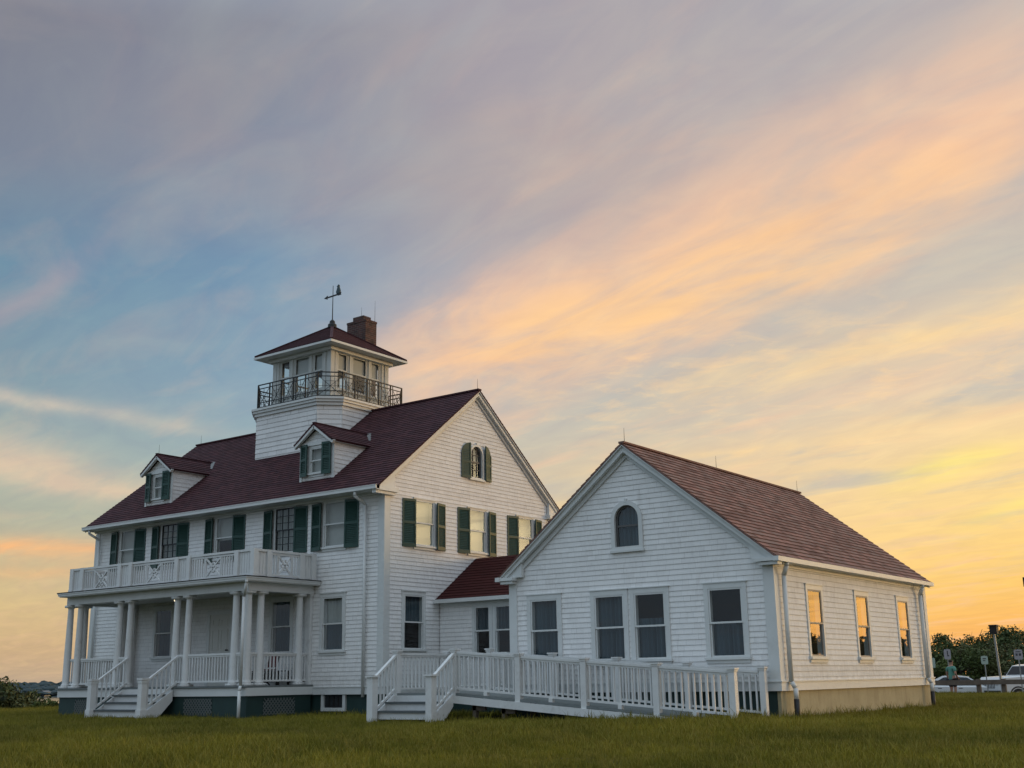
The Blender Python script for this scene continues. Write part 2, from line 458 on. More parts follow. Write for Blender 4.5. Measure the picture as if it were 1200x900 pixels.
def window(parent, loc, rz, w, h, cas=.10, head=.11, sill=.05, mun=None, drape=(), shut=None, sash='white', name='window', dark_sash=False):
    key = (w, h, cas, head, sill)
    o = link(name, cached(('f',)+key, lambda: win_frame(w, h, cas, head, sill)), parent, loc, rz)
    link('sill', cached(('s', w, cas, sill), lambda: win_sill(w, cas, sill)), o)
    hh = h/2
    for i, (z, y) in enumerate(((hh-.02, -.026), (0., .0))):
        sh = hh+.02
        link('sash', cached(('sa', w, sh, y, mun, sash), lambda: win_sash(w, sh, y, mun, M[sash])), o, (0, 0, z))
        link('pane', cached(('p', w, sh, y), lambda: win_pane(w, sh, y+.015)), o, (0, 0, z))
    for mat, z0, z1, pl in drape:
        link('curtain' if pl else 'blind', cached(('d', w, z0*h, z1*h, mat, pl), lambda: win_drape(w, z0*h, z1*h, M[mat], pl)), o)
    if shut:
        sw, shh, ang = shut
        me = cached(('sh', sw, shh), lambda: shutter_mesh(sw, shh))
        for sd in (-1, 1):
            s = link('shutter', me, o)
            x = w/2+.062
            if sd > 0: s.location = (x, -.092, h/2-shh/2-.045); s.rotation_euler = (0, 0, R(ang))
            else:
                s.scale = (-1, 1, 1); s.location = (-x, -.092, h/2-shh/2-.045); s.rotation_euler = (0, 0, -R(ang))
    return o

def arch_window(parent, loc, rz, w, h, cas, drape, shut=None, sash='white', mun=False, name='arched_window'):
    def fr():
        b = MB(); b.ring(arc_outline(w, h, g=cas), arc_outline(w, h), WF, -.02, .05)
        b.box((-w/2-cas-.03, -.08, -cas-.03), (w/2+cas+.03, .02, -cas+.02))
        b.prism([(-.02, h+cas*.6), (.02, h+cas*.6), (.03, h+cas+.05), (-.03, h+cas+.05)], WF, 0, .056)
        return b.mesh('window_frame', M['white'])
    o = link(name, fr(), parent, loc, rz)
    b = MB(); b.ring(arc_outline(w-.01, h-.005), arc_outline(w-.09, h-.045), lambda u, z, d: Vector((u, .03+d, z)), 0, .03)
    b.box((-w/2+.03, .028, h*.48), (w/2-.03, .066, h*.48+.045))
    if mun:
        for u in (-w/6, w/6): b.box((u-.009, .03, .03), (u+.009, .058, h-.06))
        for q in (.25, .72): b.box((-w/2+.03, .031, h*q), (w/2-.03, .057, h*q+.018))
    b.build('sash', M[sash], o)
    b = MB(); b.add([Vector((u, .05, z)) for u, z in arc_outline(w-.06, h-.03)], [tuple(range(17))]); b.build('pane', M['glass'], o)
    for mat, z0, z1, pl in drape: link('curtain', win_drape(w, z0*h, z1*h, M[mat], pl), o)
    if shut:
        sw, shh, ang = shut
        me = shutter_mesh(sw, shh, 1)
        for sd in (-1, 1):
            s = link('shutter', me, o); x = w/2+cas*.55
            s.location = (sd*(x+.05), -.085, -.05); s.rotation_euler = (0, 0, sd*R(ang)); s.scale = (sd, 1, 1)
    return o

# =================================================================== MAIN HOUSE
XL, DP = -12.9, 7.86                      # left end, depth
K = .776; EY, EZ = -.45, 5.92; RY = DP/2; RZ = EZ+K*(RY-EY)   # roof slope, eave, ridge
house = thing('main_house', (-6.45, 3.9, 0), 'large white shingled house with plum red gable roof, lookout tower, dormers and columned porch', 'house')
front = Face((0, 0, 0), (1, 0, 0), (0, -1, 0))
gable = Face((0, 0, 0), (0, 1, 0), (1, 0, 0))
left_ = Face((XL, 0, 0), (0, -1, 0), (-1, 0, 0))
rear_ = Face((0, DP, 0), (-1, 0, 0), (0, 1, 0))

def arch_holes(c, z, w, h, n=7):
    r_ = w/2; out = [(c-r_, c+r_, z, z+h-r_)]
    for i in range(n):
        z0, z1 = r_*i/n, r_*(i+1)/n; hw_ = math.sqrt(max(0, r_*r_-z0*z0))*.995; out.append((c-hw_, c+hw_, z+h-r_+z0, z+h-r_+z1))
    return out
F2 = dict(w=.79, h=1.25, cas=.065, head=.03, sill=.05)
up_front = [(-11.18, 4.46), (-9.04, 4.46), (-6.45, 4.46), (-3.83, 4.46), (-1.84, 4.46)]
lo_front = [(-9.12, 1.66), (-3.87, 1.66), (-1.84, 1.66)]
up_gable = [(1.61, 4.46), (3.99, 4.46), (6.38, 4.46)]
lo_gable = [(1.18, 1.66), (6.3, 1.66)]
LW = dict(w=.77, h=1.43, cas=.10, head=.10, sill=.05)
hole = lambda c, z, w, h: (c-w/2, c+w/2, z, z+h)
fh = [hole(c, z, .79, 1.25) for c, z in up_front]+[hole(c, z, .77, 1.43) for c, z in lo_front]
gh = [hole(c, z, .79, 1.25) for c, z in up_gable]+[hole(c, z, .77, 1.43) for c, z in lo_gable]
ARC = (3.97, 6.66, .54, .94)
gh += arch_holes(*ARC)

mb = MB()
siding(mb, front, .55, 5.80, *rect(XL, 0), holes=fh, e=EX_MAIN)
zt = lambda y: EZ+K*(y-EY)-.10
gl = lambda z: max(0., (z-zt(0))/K)
siding(mb, gable, .55, zt(RY), gl, lambda z: DP-gl(z), holes=gh, e=EX_MAIN, uoff=30)
siding(mb, left_, .55, zt(RY), lambda z: -DP+gl(z), lambda z: -gl(z), e=EX_MAIN, uoff=50)
siding(mb, rear_, .55, 5.80, *rect(0, -XL), e=EX_MAIN, uoff=70)
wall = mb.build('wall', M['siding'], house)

mb = MB()                                    # trim
def corner_board(mb, x, y, sx, sy, z0, z1, w=.19, t=.035):
    mb.box((x, y-sy*t, z0), (x-sx*w, y+sy*.01, z1)) if False else None
for bx in ([((-.19, -.036, .55), (.036, 0, 5.72)), ((0, .0, .55), (.035, .20, 5.95))], [((XL-.036, -.036, .55), (XL+.19, 0, 5.72)), ((XL-.035, 0, .55), (XL, .2, 5.95))], [((0, DP-.2, .55), (.035, DP, 5.95)), ((-.2, DP, .55), (.036, DP+.036, 5.72))]):
    mb = MB()
    for p, q in bx: mb.box(p, q)
    mb.build('corner_board', M['white'], house)
mb = MB()
mb.box((XL-.05, -.055, .52), (.055, .0, .70)); mb.box((0, 0, .52), (.056, DP+.05, .70)); mb.box((XL-.055, -.0, .52), (XL, DP+.05, .70))
mb.box((XL-.06, -.075, .70), (.075, 0, .725)); mb.box((0, 0, .70), (.076, DP+.05, .725))
mb.build('water_table', M['white'], house)
mb = MB()
mb.box((XL+.03, .05, -.8), (-.03, DP-.05, .53)); fnd = mb.build('foundation', M['skirt'], house)
mb = MB(); mb.box((XL-.02, -.045, 5.74), (.045, 0, 5.90)); mb.box((XL-.03, -.40, 5.80), (.03, -.02, 5.815)); mb.box((XL-.02, -.10, 5.735), (.02, -.046, 5.80))
mb.build('frieze', M['white'], house)
mb = MB(); mb.box((XL-.02, DP, 5.74), (.045, DP+.045, 5.90)); mb.box((XL-.03, DP+.02, 5.80), (.03, DP+.4, 5.815)); mb.build('frieze', M['white'], house)
for y0, y1 in ((-.57, -.42), (DP+.42, DP+.57)):
    mb = MB(); mb.box((XL-.06, y0, 5.80), (.20, y1, 5.90)); mb.box((XL-.06, y0-.012 if y0 < 0 else y0, 5.885), (.20, y1 if y0 < 0 else y1+.012, 5.905))
    mb.build('gutter', M['white'], house)
for x, s in ((0., 1), (XL, -1)):
    mb = MB()                                  # rake boards and gable returns
    for yy, sg in ((EY, 1), (DP-EY, -1)):
        f = lambda u, w, d: Vector((x+s*d*(1 if s > 0 else .25), yy+sg*u, EZ+K*u+w))
        L = RY-EY
        mb.prism([(0, -.02), (L, -.02), (L, -.18), (0, -.18)], f, .035, .16)
        mb.prism([(0, -.0), (L, -.0), (L, -.07), (0, -.07)], f, .16, .20)
        mb.prism([(.25, -.18), (L, -.18), (L, -.29), (.40, -.29)], f, .02, .06)
        mb.prism([(0, -.02), (.72, -.02-K*.72), (.72, -.17)], f, .03, .12)
    a, b2 = sorted((x, x+(.20 if s > 0 else -.05)))
    mb.box((a, EY-.08, 5.78), (b2, .34, 5.90)); mb.box((a, EY-.05, 5.70), (x+s*.14 if s > 0 else b2, .28, 5.78)) if s > 0 else None
    mb.box((a, DP-.34, 5.78), (b2, DP-EY+.08, 5.90))
    mb.build('rake_board', M['white'], house)

VU = Vector((0, 1, K)).normalized(); VL = (RY-EY)*math.sqrt(1+K*K)
mb = MB()
XR = .21; XRL = XL-.06
roof_slope(mb, (XRL, EY-.03, EZ-.03*K), (1, 0, 0), (0, 1, K), VL+.03, lambda v: 0, lambda v: XR-XRL)
roof_slope(mb, (XR, DP-EY+.03, EZ-.03*K), (-1, 0, 0), (0, -1, K), VL+.03, lambda v: 0, lambda v: XR-XRL)
mb.bar((XRL, RY, RZ+.01), (XR, RY, RZ+.01), .16, .05)
roof = mb.build('roof', [M['roof'], M['roof']], house)
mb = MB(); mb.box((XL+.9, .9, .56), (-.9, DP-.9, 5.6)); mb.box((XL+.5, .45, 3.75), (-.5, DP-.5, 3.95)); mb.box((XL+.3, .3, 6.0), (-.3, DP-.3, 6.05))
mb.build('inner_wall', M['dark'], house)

# windows of the front: what hangs behind the glass differs
kinds = [dict(drape=(('shade', .0, 1.0, 0),)), dict(mun=(3, 3), drape=(('curtain', 0, 1, 1),), sash='blacktrim'), dict(drape=(('shade', .45, 1.0, 0),)),
         dict(mun=(3, 3), drape=(('curtain', 0, 1, 1),), sash='blacktrim'), dict(drape=(('shade', 0, 1, 0),))]
for (c, z), k in zip(up_front, kinds):
    window(house, (c, 0, z), 0, shut=(.46, 1.32, 12), **F2, **k)
lk = [dict(drape=(('curtain_dim', 0, 1, 1),)), dict(drape=(('curtain_dim', 0, 1, 1),)), dict(drape=(('curtain', .5, 1, 1), ('curtain_dim', 0, .5, 1)))]
for (c, z), k in zip(lo_front, lk): window(house, (c, 0, z), 0, **LW, **k)
for c, z in up_gable: window(house, (0, c, z), R(90), shut=(.46, 1.32, 12), drape=(('blind', 0, 1, 0),), **F2)
for c, z in lo_gable: window(house, (0, c, z), R(90), drape=(('curtain_dim', .5, 1, 1),), **LW)
arch_window(house, (0, ARC[0], ARC[1]), R(90), .54, .94, .06, (('shade', .5, 1, 0),), (.36, 1.06, 12), 'storm', True)

# porch door
d = MB(); d.box((-.45, -.03, 0), (.45, .01, 2.03))
for x0, x1 in ((-.34, -.05), (.05, .34)):
    for z0, z1 in ((.2, .85), (1.0, 1.6), (1.7, 1.9)):
        d.ring(rc(x0, x1, z0, z1), rc(x0+.03, x1-.03, z0+.03, z1-.03), lambda u, z, q: Vector((u, -q, z)), .03, .042)
door = link('front_door', d.mesh('door', M['door']), house, (-6.42, -.03, .79))
d = MB(); d.ring([(-.58, 0), (.58, 0), (.58, 2.16), (-.58, 2.16)], [(-.45, .0), (.45, .0), (.45, 2.03), (-.45, 2.03)], lambda u, z, q: Vector((u, -q, z)), -.02, .045)
d.build('door_frame', M['white'], door)
d = MB(); d.cyl((.38, -.03, 1.0), (.38, -.09, 1.0), .018); d.lathe((.38, -.10, .975), [(.01, 0), (.03, .015), (.03, .035), (.01, .05)], 10)
d.build('handle', M['iron'], door)

# basement window beside the ramp
b = MB(); b.ring(rc(-.45, .45, 0, .42), rc(-.35, .35, .09, .42), WF, -.02, .06); bw = link('basement_window', b.mesh('basement_window', M['white']), house, (-1.78, .05, .09))
b = MB(); b.quad((-.35, -.022, .09), (.35, -.022, .09), (.35, -.022, .42), (-.35, -.022, .42)); b.build('pane', M['glass'], bw)
b = MB(); b.quad((-.35, -.008, .09), (.35, -.008, .09), (.35, -.008, .42), (-.35, -.008, .42)); b.build('recess', M['dark'], bw)
b = MB()
for x in (-.17, 0, .17): b.box((x-.012, -.03, .09), (x+.012, -.024, .42))
b.build('window_bar', M['wood_dark'], bw)

# downpipes of the main block
mb = MB()
mb.path([(-.62, -.50, 5.78), (-.62, -.50, 5.68), (-.62, -.10, 5.50), (-.62, -.085, .45)], .042, 10); mb.build('downpipe', M['white'], house, True)
mb = MB(); mb.path([(XL+.28, -.50, 5.78), (XL+.28, -.50, 5.68), (XL+.28, -.10, 5.50), (XL+.28, -.085, .45)], .042, 10); mb.build('downpipe', M['white'], house, True)

# ------------------------------------------------------------------ dormers
def dormer(cx):
    y0 = .26; hw = .66; zt_, zr = 7.56, 8.03
    yb = lambda z: EY+(z-EZ)/K
    mb = MB(); f = Face((cx, y0, 0), (1, 0, 0), (0, -1, 0))
    wn = (cx, 6.66, .52, .74)
    sl = (zr-zt_-.06)/hw
    siding(mb, f, 6.40, zr-.05, lambda z: -hw if z < zt_ else -hw+(z-zt_)/sl, lambda z: hw if z < zt_ else hw-(z-zt_)/sl, holes=[(-.26, .26, 6.66, 7.40)], e=.13)
    for s in (1, -1):
        g = Face((cx+s*hw, y0 if s > 0 else y0+3, 0), (0, s, 0), (s, 0, 0))
        if s > 0: siding(mb, g, 6.40, zt_, lambda z: 0, lambda z: max(.02, yb(z)-y0+.05), e=.13, uoff=9)
        else: siding(mb, g, 6.40, zt_, lambda z: 3-max(.02, yb(z)-y0+.05), lambda z: 3, e=.13, uoff=19)
    dm = mb.build('dormer', M['siding'], house)
    mb = MB(); ye = yb(zr)+.08; L = ye-(y0-.20); ov = .14; pitch = (zr-zt_)/hw*1.0
    ez = zt_+.07-ov*pitch; rz = ez+(hw+ov)*pitch; vl = math.hypot(hw+ov, rz-ez)
    roof_slope(mb, (cx+hw+ov, y0-.20, ez), (0, 1, 0), (-(hw+ov), 0, rz-ez), vl, lambda v: 0, lambda v: L, slab=.05)
    roof_slope(mb, (cx-hw-ov, ye, ez), (0, -1, 0), (hw+ov, 0, rz-ez), vl, lambda v: 0, lambda v: L, slab=.05)
    mb.bar((cx, y0-.20, rz+.01), (cx, ye, rz+.01), .10, .035)
    mb.build('dormer_roof', [M['roof'], M['roof']], dm)
    mb = MB()
    for s in (-1, 1):
        a = Vector((cx+s*(hw+ov-.01), y0-.15, ez-.07)); b2 = Vector((cx, y0-.15, rz-.085)); mb.bar(a, b2, .09, .10)
        mb.bar((cx+s*(hw+.06), y0-.2, ez-.03+.02), (cx+s*(hw+.06), yb(zt_)+.15, ez-.03+.02), .10, .07)
        mb.box((cx+s*hw-.06, y0-.034, 6.42), (cx+s*hw+.03*s, y0, 7.5)) if s > 0 else mb.box((cx-hw-.03, y0-.034, 6.42), (cx-hw+.06, y0, 7.5))
    mb.box((cx-hw-.06, y0-.07, 7.47), (cx+hw+.06, y0-.01, 7.58))
    mb.build('trim', M['white'], dm)
    # a strip of flashing where the little ridge meets the big roof
    mb = MB(); mb.bar((cx+.42, yb(7.78)-.02, 7.80), (cx, ye+.04, rz+.05), .12, .02); mb.build('flashing', M['lead'], dm)
    # window set: frame, sash, pane, blind, shutters as pieces of the dormer
    w, h, z = .52, .74, 6.66; at = Matrix.Translation((cx, y0, z))
    def sub(n, me, loc=(0, 0, 0), rz=0., sx=1):
        o = link(n, me, dm); o.location = Vector((cx, y0, z))+Vector(loc); o.rotation_euler = (0, 0, rz); o.scale = (sx, 1, 1); return o
    sub('window_frame', cached(('f', w, h, .07, .07, .04), lambda: win_frame(w, h, .07, .07, .04))); sub('sill', cached(('s', w, .07, .04), lambda: win_sill(w, .07, .04)))
    for zz, y in ((h/2-.02, -.026), (0, .0)):
        sub('sash', cached(('sa', w, h/2+.02, y, None, 'white'), lambda: win_sash(w, h/2+.02, y, None, M['white'])), (0, 0, zz))
        sub('pane', cached(('p', w, h/2+.02, y), lambda: win_pane(w, h/2+.02, y+.015)), (0, 0, zz))
    sub('blind', cached(('d', w, 'dormer'), lambda: win_drape(w, .0, h, M['shade'], 0)))
    me = cached(('sh', .31, .93), lambda: shutter_mesh(.31, .93))
    sub('shutter', me, (.30, -.12, -.08), R(10)); sub('shutter', me, (-.30, -.12, -.08), -R(10), -1)
    mb = MB(); mb.cyl((cx, y0-.1, rz), (cx, y0-.1, rz+.32), .007, .003, 6); mb.build('lightning_rod', M['iron'], dm)
dormer(-10.09); dormer(-2.87)

# ------------------------------------------------------------------ lookout tower
TX, TY, TH, CH = -6.2, 4.0, 1.95, .55
def octo(h, c): return [(-h+c, -h), (h-c, -h), (h, -h+c), (h, h-c), (h-c, h), (-h+c, h), (-h, h-c), (-h, -h+c)]
mb = MB(); o8 = octo(TH, CH)
for i in range(8):
    a, b2 = Vector((*o8[i], 0)), Vector((*o8[(i+1) % 8], 0)); L = (b2-a).length
    u = (b2-a).normalized(); n = Vector((u.y, -u.x, 0))
    siding(mb, Face(a+Vector((TX, TY, 0)), u, n), 6.9, 9.32, *rect(0, L), e=.155, uoff=i*5)
tower = mb.build('lookout_tower', M['siding_tower'], house)
mb = MB()
pf = lambda u, w, d: Vector((TX+u, TY+w, d))
mb.prism(octo(TH+.07, CH+.03), pf, 9.28, 9.38); mb.prism(octo(TH+.12, CH+.05), pf, 9.38, 9.46); mb.prism(octo(TH+.16, CH+.07), pf, 9.46, 9.53)
for i in (1, 2): q = o8[i]; mb.box((TX+q[0]-.01, TY+q[1]-.012, 7.9), (TX+q[0]+.01, TY+q[1]+.008, 9.28))
mb.build('platform', M['white'], tower)
LH = 1.33
mb = MB()                                     # lantern room: solid aprons and posts round real openings
zs0, zs1, zt1 = 10.02, 11.22, 11.42
wins = [(-1.02, -.57), (-.35, .34), (.53, .96)]
for fi in range(4):
    A = [Face((TX, TY-LH, 0), (1, 0, 0), (0, -1, 0)), Face((TX+LH, TY, 0), (0, 1, 0), (1, 0, 0)), Face((TX, TY+LH, 0), (-1, 0, 0), (0, 1, 0)), Face((TX-LH, TY, 0), (0, -1, 0), (-1, 0, 0))][fi]
    e0, e1 = (-LH, LH) if fi % 2 == 0 else (-LH+.08, LH-.08)
    P = lambda u0, u1, z0, z1, d0=-.08, d1=0: mb.prism(rc(u0, u1, z0, z1), A, d0, d1)
    P(e0, e1, 9.52, zs0); P(e0, e1, zs1, zt1)
    xs = [e0]+[q for w_ in wins for q in w_]+[e1]
    for i in range(0, len(xs), 2): P(xs[i], xs[i+1], zs0, zs1)
    for u in (-1.12, -.46, .435, 1.07): P(u-.045, u+.045, 9.55, zt1, 0, .03)
    P(e0+.02, e1-.02, zs1+.02, zs1+.12, 0, .035); P(e0+.02, e1-.02, zs0-.10, zs0-.02, 0, .05); P(e0, e1, 9.53, 9.66, 0, .032)
for sx in (-1, 1):
    for sy in (-1, 1): mb.box((TX+sx*LH-sx*.14, TY+sy*LH+sy*.03, 9.53), (TX+sx*LH+sx*.03, TY+sy*LH-sy*.14, zt1))
mb.build('lantern_room', M['white_dull'], tower)
for fi in range(4):
    A = [Face((TX, TY-LH, 0), (1, 0, 0), (0, -1, 0)), Face((TX+LH, TY, 0), (0, 1, 0), (1, 0, 0)), Face((TX, TY+LH, 0), (-1, 0, 0), (0, 1, 0)), Face((TX-LH, TY, 0), (0, -1, 0), (-1, 0, 0))][fi]
    for wi, (u0, u1) in enumerate(wins):
        mb = MB(); zm = (zs0+zs1)/2+.02
        for z0, z1, d in ((zm-.02, zs1, -.04), (zs0, zm+.02, -.07)):
            mb.ring(rc(u0+.004, u1-.004, z0, z1), rc(u0+.05, u1-.05, z0+.045, z1-.045), A, d-.0, d+.03)
        mb.build('sash', M['white_dull'], tower)
        mb = MB(); mb.add([A(u, q, -.06) for u, q in rc(u0+.03, u1-.03, zs0+.03, zs1-.03)], [(0, 1, 2, 3)]); mb.build('pane', M['glass'], tower)
        if fi in (0, 1) and not (fi == 0 and wi == 0):
            mb = MB(); mb.prism(rc(u0+.02, u1-.02, zm-.02, zs1-.02), A, -.10, -.095); mb.build('blind', M['shade'], tower)
mb = MB(); mb.prism([(-LH+.1, -LH+.1), (LH-.1, -LH+.1), (LH-.1, LH-.1), (-LH+.1, LH-.1)], pf, 9.55, 9.60); mb.build('tower_floor', M['timber'], tower)
# hipped cap roof
mb = MB(); eh = 1.80; ez, az = 11.42, 12.58; V = math.hypot(eh, az-ez)
for k in range(4):
    c, s = math.cos(k*math.pi/2), math.sin(k*math.pi/2); rt = lambda x, y: Vector((TX+x*c-y*s, TY+x*s+y*c, 0))
    p0 = rt(-eh, -eh)+Z*ez; U = rt(1, 0)-Vector((TX, TY, 0)); W = rt(0, 1)-Vector((TX, TY, 0))
    roof_slope(mb, p0, U, W*eh+Z*(az-ez), V, lambda v: v*eh/V, lambda v: 2*eh-v*eh/V, slab=0, e=.13)
    a = rt(-eh, -eh)+Z*(ez+.02); mb.bar(a, Vector((TX, TY, az+.02)), .10, .035)
mb.build('tower_roof', [M['roof'], M['roof']], tower)
mb = MB(); sq = lambda h: [(-h, -h), (h, -h), (h, h), (-h, h)]
mb.ring(sq(eh+.02), sq(eh-.10), pf, ez-.085, ez-.012); mb.ring(sq(eh-.10), sq(LH-.05), pf, ez-.08, ez-.055); mb.ring(sq(LH+.14), sq(LH+.001), pf, ez-.20, ez-.09)
mb.build('tower_eave', M['white'], tower)
mb = MB(); mb.lathe((TX, TY, az-.05), [(.16, 0), (.15, .12), (.10, .16), (.09, .24), (.03, .30)], 12); mb.build('finial', M['iron'], tower)
# weathervane
wv = MB(); wv.cyl((TX, TY, az+.2), (TX, TY, 14.05), .018, .010, 8); vane = wv.build('weathervane', M['iron'], house)
dv = Vector((1., -.07, 0)).normalized(); cz = 13.68
pA = Vector((TX, TY, cz))-dv*.47; pB = Vector((TX, TY, cz))+dv*.52
pA = Vector((TX, TY, cz))-dv*.34; pB = Vector((TX, TY, cz))+dv*.40
wv = MB(); wv.bar(pA, pB, .03, .045)
fn = lambda u, w, d: Vector((TX, TY, cz))+dv*u+Z*w+Vector((dv.y, -dv.x, 0))*d
wv.prism([(-.46, 0), (-.27, .07), (-.31, 0), (-.27, -.07)], fn, -.012, .012); wv.prism([(.20, 0), (.26, .045), (.43, .045), (.40, 0), (.43, -.045), (.26, -.045)], fn, -.01, .01)
wv.build('arrow', M['iron'], vane)
wv = MB(); wv.prism([(.20, .03), (.36, .03), (.38, .10), (.35, .19), (.32, .25), (.33, .30), (.29, .35), (.25, .31), (.20, .285), (.245, .265), (.22, .19), (.18, .10)], fn, -.025, .025)
wv.build('bird_figure', M['copper'], vane)
# iron railing round the platform
mb = MB(); ro = octo(TH-.01, CH+.0); zb, ztp = 9.53, 10.36
nseg = {0: 5, 1: 1, 2: 5, 3: 1, 4: 5, 5: 1, 6: 5, 7: 1}
for i in range(8):
    a, b2 = Vector((*ro[i], 0))+Vector((TX, TY, 0)), Vector((*ro[(i+1) % 8], 0))+Vector((TX, TY, 0))
    for z, t in ((ztp, .04), (ztp-.13, .017), (zb+.22, .014), (zb+.07, .017)): mb.bar(a+Z*z, b2+Z*z, t, .03)
    n = nseg[i]
    for k in range(n):
        p, q = a.lerp(b2, k/n), a.lerp(b2, (k+1)/n); d_ = (q-p).normalized()
        mb.bar(p+Z*zb, p+Z*ztp, .036, .036)
        if n > 1 and k: mb.bar(p+d_*.11+Z*zb, p+d_*.11+Z*ztp, .02, .02)
        p2, q2 = p+d_*(.11 if (n > 1 and k) else .02), q-d_*.02
        z0, z1 = zb+.08, ztp-.14; mid = (z0+z1)/2; c_ = p2.lerp(q2, .5)
        for P_, Q_ in ((p2+Z*z0, q2+Z*z1), (p2+Z*z1, q2+Z*z0)): mb.bar(P_, Q_, .013, .013)
        mb.bar(p2+Z*mid, q2+Z*mid, .011, .011); mb.bar(c_+Z*z0, c_+Z*z1, .011, .011)
        r_ = .16; L = (q2-p2).length
        uu = lambda s: c_+d_*s
        for P_, Q_ in ((uu(-r_)+Z*(mid-r_), uu(r_)+Z*(mid-r_)), (uu(-r_)+Z*(mid+r_), uu(r_)+Z*(mid+r_)), (uu(-r_)+Z*(mid-r_), uu(-r_)+Z*(mid+r_)), (uu(r_)+Z*(mid-r_), uu(r_)+Z*(mid+r_))): mb.bar(P_, Q_, .010, .010)
mb.build('iron_railing', M['iron'], tower)

# chimney
mb = MB(); mb.box((-7.62, 6.15, 7.0), (-6.70, 6.72, 13.50)); mb.box((-7.635, 6.135, 13.42), (-6.685, 6.735, 13.49)); mb.box((-7.42, 6.24, 13.50), (-6.90, 6.63, 13.68))
chim = mb.build('chimney', M['brick'], house)
mb = MB(); mb.cyl((-7.2, 6.45, 13.6), (-7.2, 6.45, 14.1), .008, .003, 6); mb.cyl((-6.75, 6.68, 13.45), (-6.75, 6.68, 14.3), .008, .003, 6); mb.build('lightning_rod', M['iron'], chim)
mb = MB()
for x in (-12.75, .12): mb.cyl((x, RY, RZ), (x, RY, RZ+.36), .008, .003, 6)
mb.build('lightning_rod', M['iron'], house)

# ------------------------------------------------------------------ porch
PX0, PX1, PY = -10.78, -2.5, -2.4
mb = MB(); mb.box((PX0, PY, .735), (PX1, -.06, .785)); mb.box((PX0-.05, PY-.05, .745), (PX1+.05, PY, .785)); mb.build('porch_floor', M['deck'], house)
mb = MB(); mb.box((PX0, PY-.0, .53), (PX1, PY+.05, .733)); mb.box((PX1-.05, PY+.05, .53), (PX1, -.06, .733)); mb.box((PX0, PY+.05, .53), (PX0+.05, -.06, .733)); mb.build('porch_fascia', M['white'], house)
def lattice_panel(x0, x1, z0, z1, F):
    b = MB(); w, h = x1-x0, z1-z0
    n = int((w+h)/.11)
    for k in range(n):
        t = k*.11
        for sg in (0, 1):
            a0, b0 = max(0, t-h), max(0, h-t) if False else 0
            ua, za = (t, 0) if t <= w else (w, t-w)
            ub, zb_ = (0, t) if t <= h else (t-h, h)
            if sg: ua, ub = w-ua, w-ub
            p, q = F(x0+ua, z0+za, .006+.008*sg), F(x0+ub, z0+zb_, .006+.008*sg)
            if (p-q).length > .05: b.bar(p, q, .028, .006, up=F.n)
    return b
fs = Face((0, PY+.06, 0), (1, 0, 0), (0, -1, 0)); ss = Face((PX1-.06, 0, 0), (0, 1, 0), (1, 0, 0))
mb = MB()
def skirt(mb, F, a, b2, holes):
    for h0, h1 in holes: mb.prism(rc(h0, h1, .02, .53), F, -.06, -.05)
    cur = a
    for h0, h1 in list(holes)+[(b2, b2)]:
        if h0-cur > .02: mb.prism(rc(cur, h0, -.5, .53), F, -.06, 0)
        cur = h1
    for h0, h1 in holes: mb.prism(rc(h0, h1, .46, .53), F, -.06, 0); mb.prism(rc(h0, h1, -.5, .04), F, -.06, 0)
fhole = [(-9.95, -8.95), (-5.0, -3.85)]; shole = [(-1.75, -.65)]
skirt(mb, fs, PX0+.03, PX1-.03, fhole); skirt(mb, ss, PY+.12, -.07, shole)
s3 = Face((PX0+.06, 0, 0), (0, -1, 0), (-1, 0, 0)); skirt(mb, s3, .07, -PY-.12, [])
mb.build('porch_skirting', M['skirt'], house)
for (a, b2), F in (((-9.95, -8.95), fs), ((-5.0, -3.85), fs), ((-1.75, -.65), ss)):
    lattice_panel(a, b2, .05, .46, F).build('lattice_panel', M['lattice'], house)

ZC0, ZC1 = .785, 3.20
def column_mesh(h):
    b = MB(); b.box((-.15, -.15, 0), (.15, .15, .06)); b.lathe((0, 0, .06), [(.135, 0), (.14, .03), (.115, .06), (.105, .10), (.105, h*.35), (.085, h-.20), (.085, h-.16), (.11, h-.13), (.11, h-.11)], 20)
    b.box((-.135, -.135, h-.07), (.135, .135, h)); return b.mesh('column', M['rail'], False)
cm = column_mesh(ZC1-ZC0)
for p in cm.polygons: p.use_smooth = len(p.vertices) == 4 and abs(p.normal.z) < .9 and p.area < .2
CY = PY+.18
cols = [(-10.55, CY), (-10.05, CY), (-8.22, CY), (-7.72, CY), (-5.63, CY), (-5.13, CY), (-3.20, CY), (-2.72, CY), (-2.72, -1.80), (-2.72, -.42), (-10.55, -1.80), (-10.55, -.42)]
cols[0] = (-10.67, CY); cols[1] = (-10.16, CY)
for x, y in cols: link('column', cm, house, (x, y, ZC0))
mb = MB()
for x in (-2.72, -10.55): mb.box((x-.10, -.12, ZC0), (x+.10, -.02, ZC1)); mb.box((x-.13, -.15, ZC1-.07), (x+.13, -.02, ZC1-.001)); mb.box((x-.13, -.15, ZC0), (x+.13, -.02, ZC0+.12))
mb.build('pilaster', M['rail'], house)
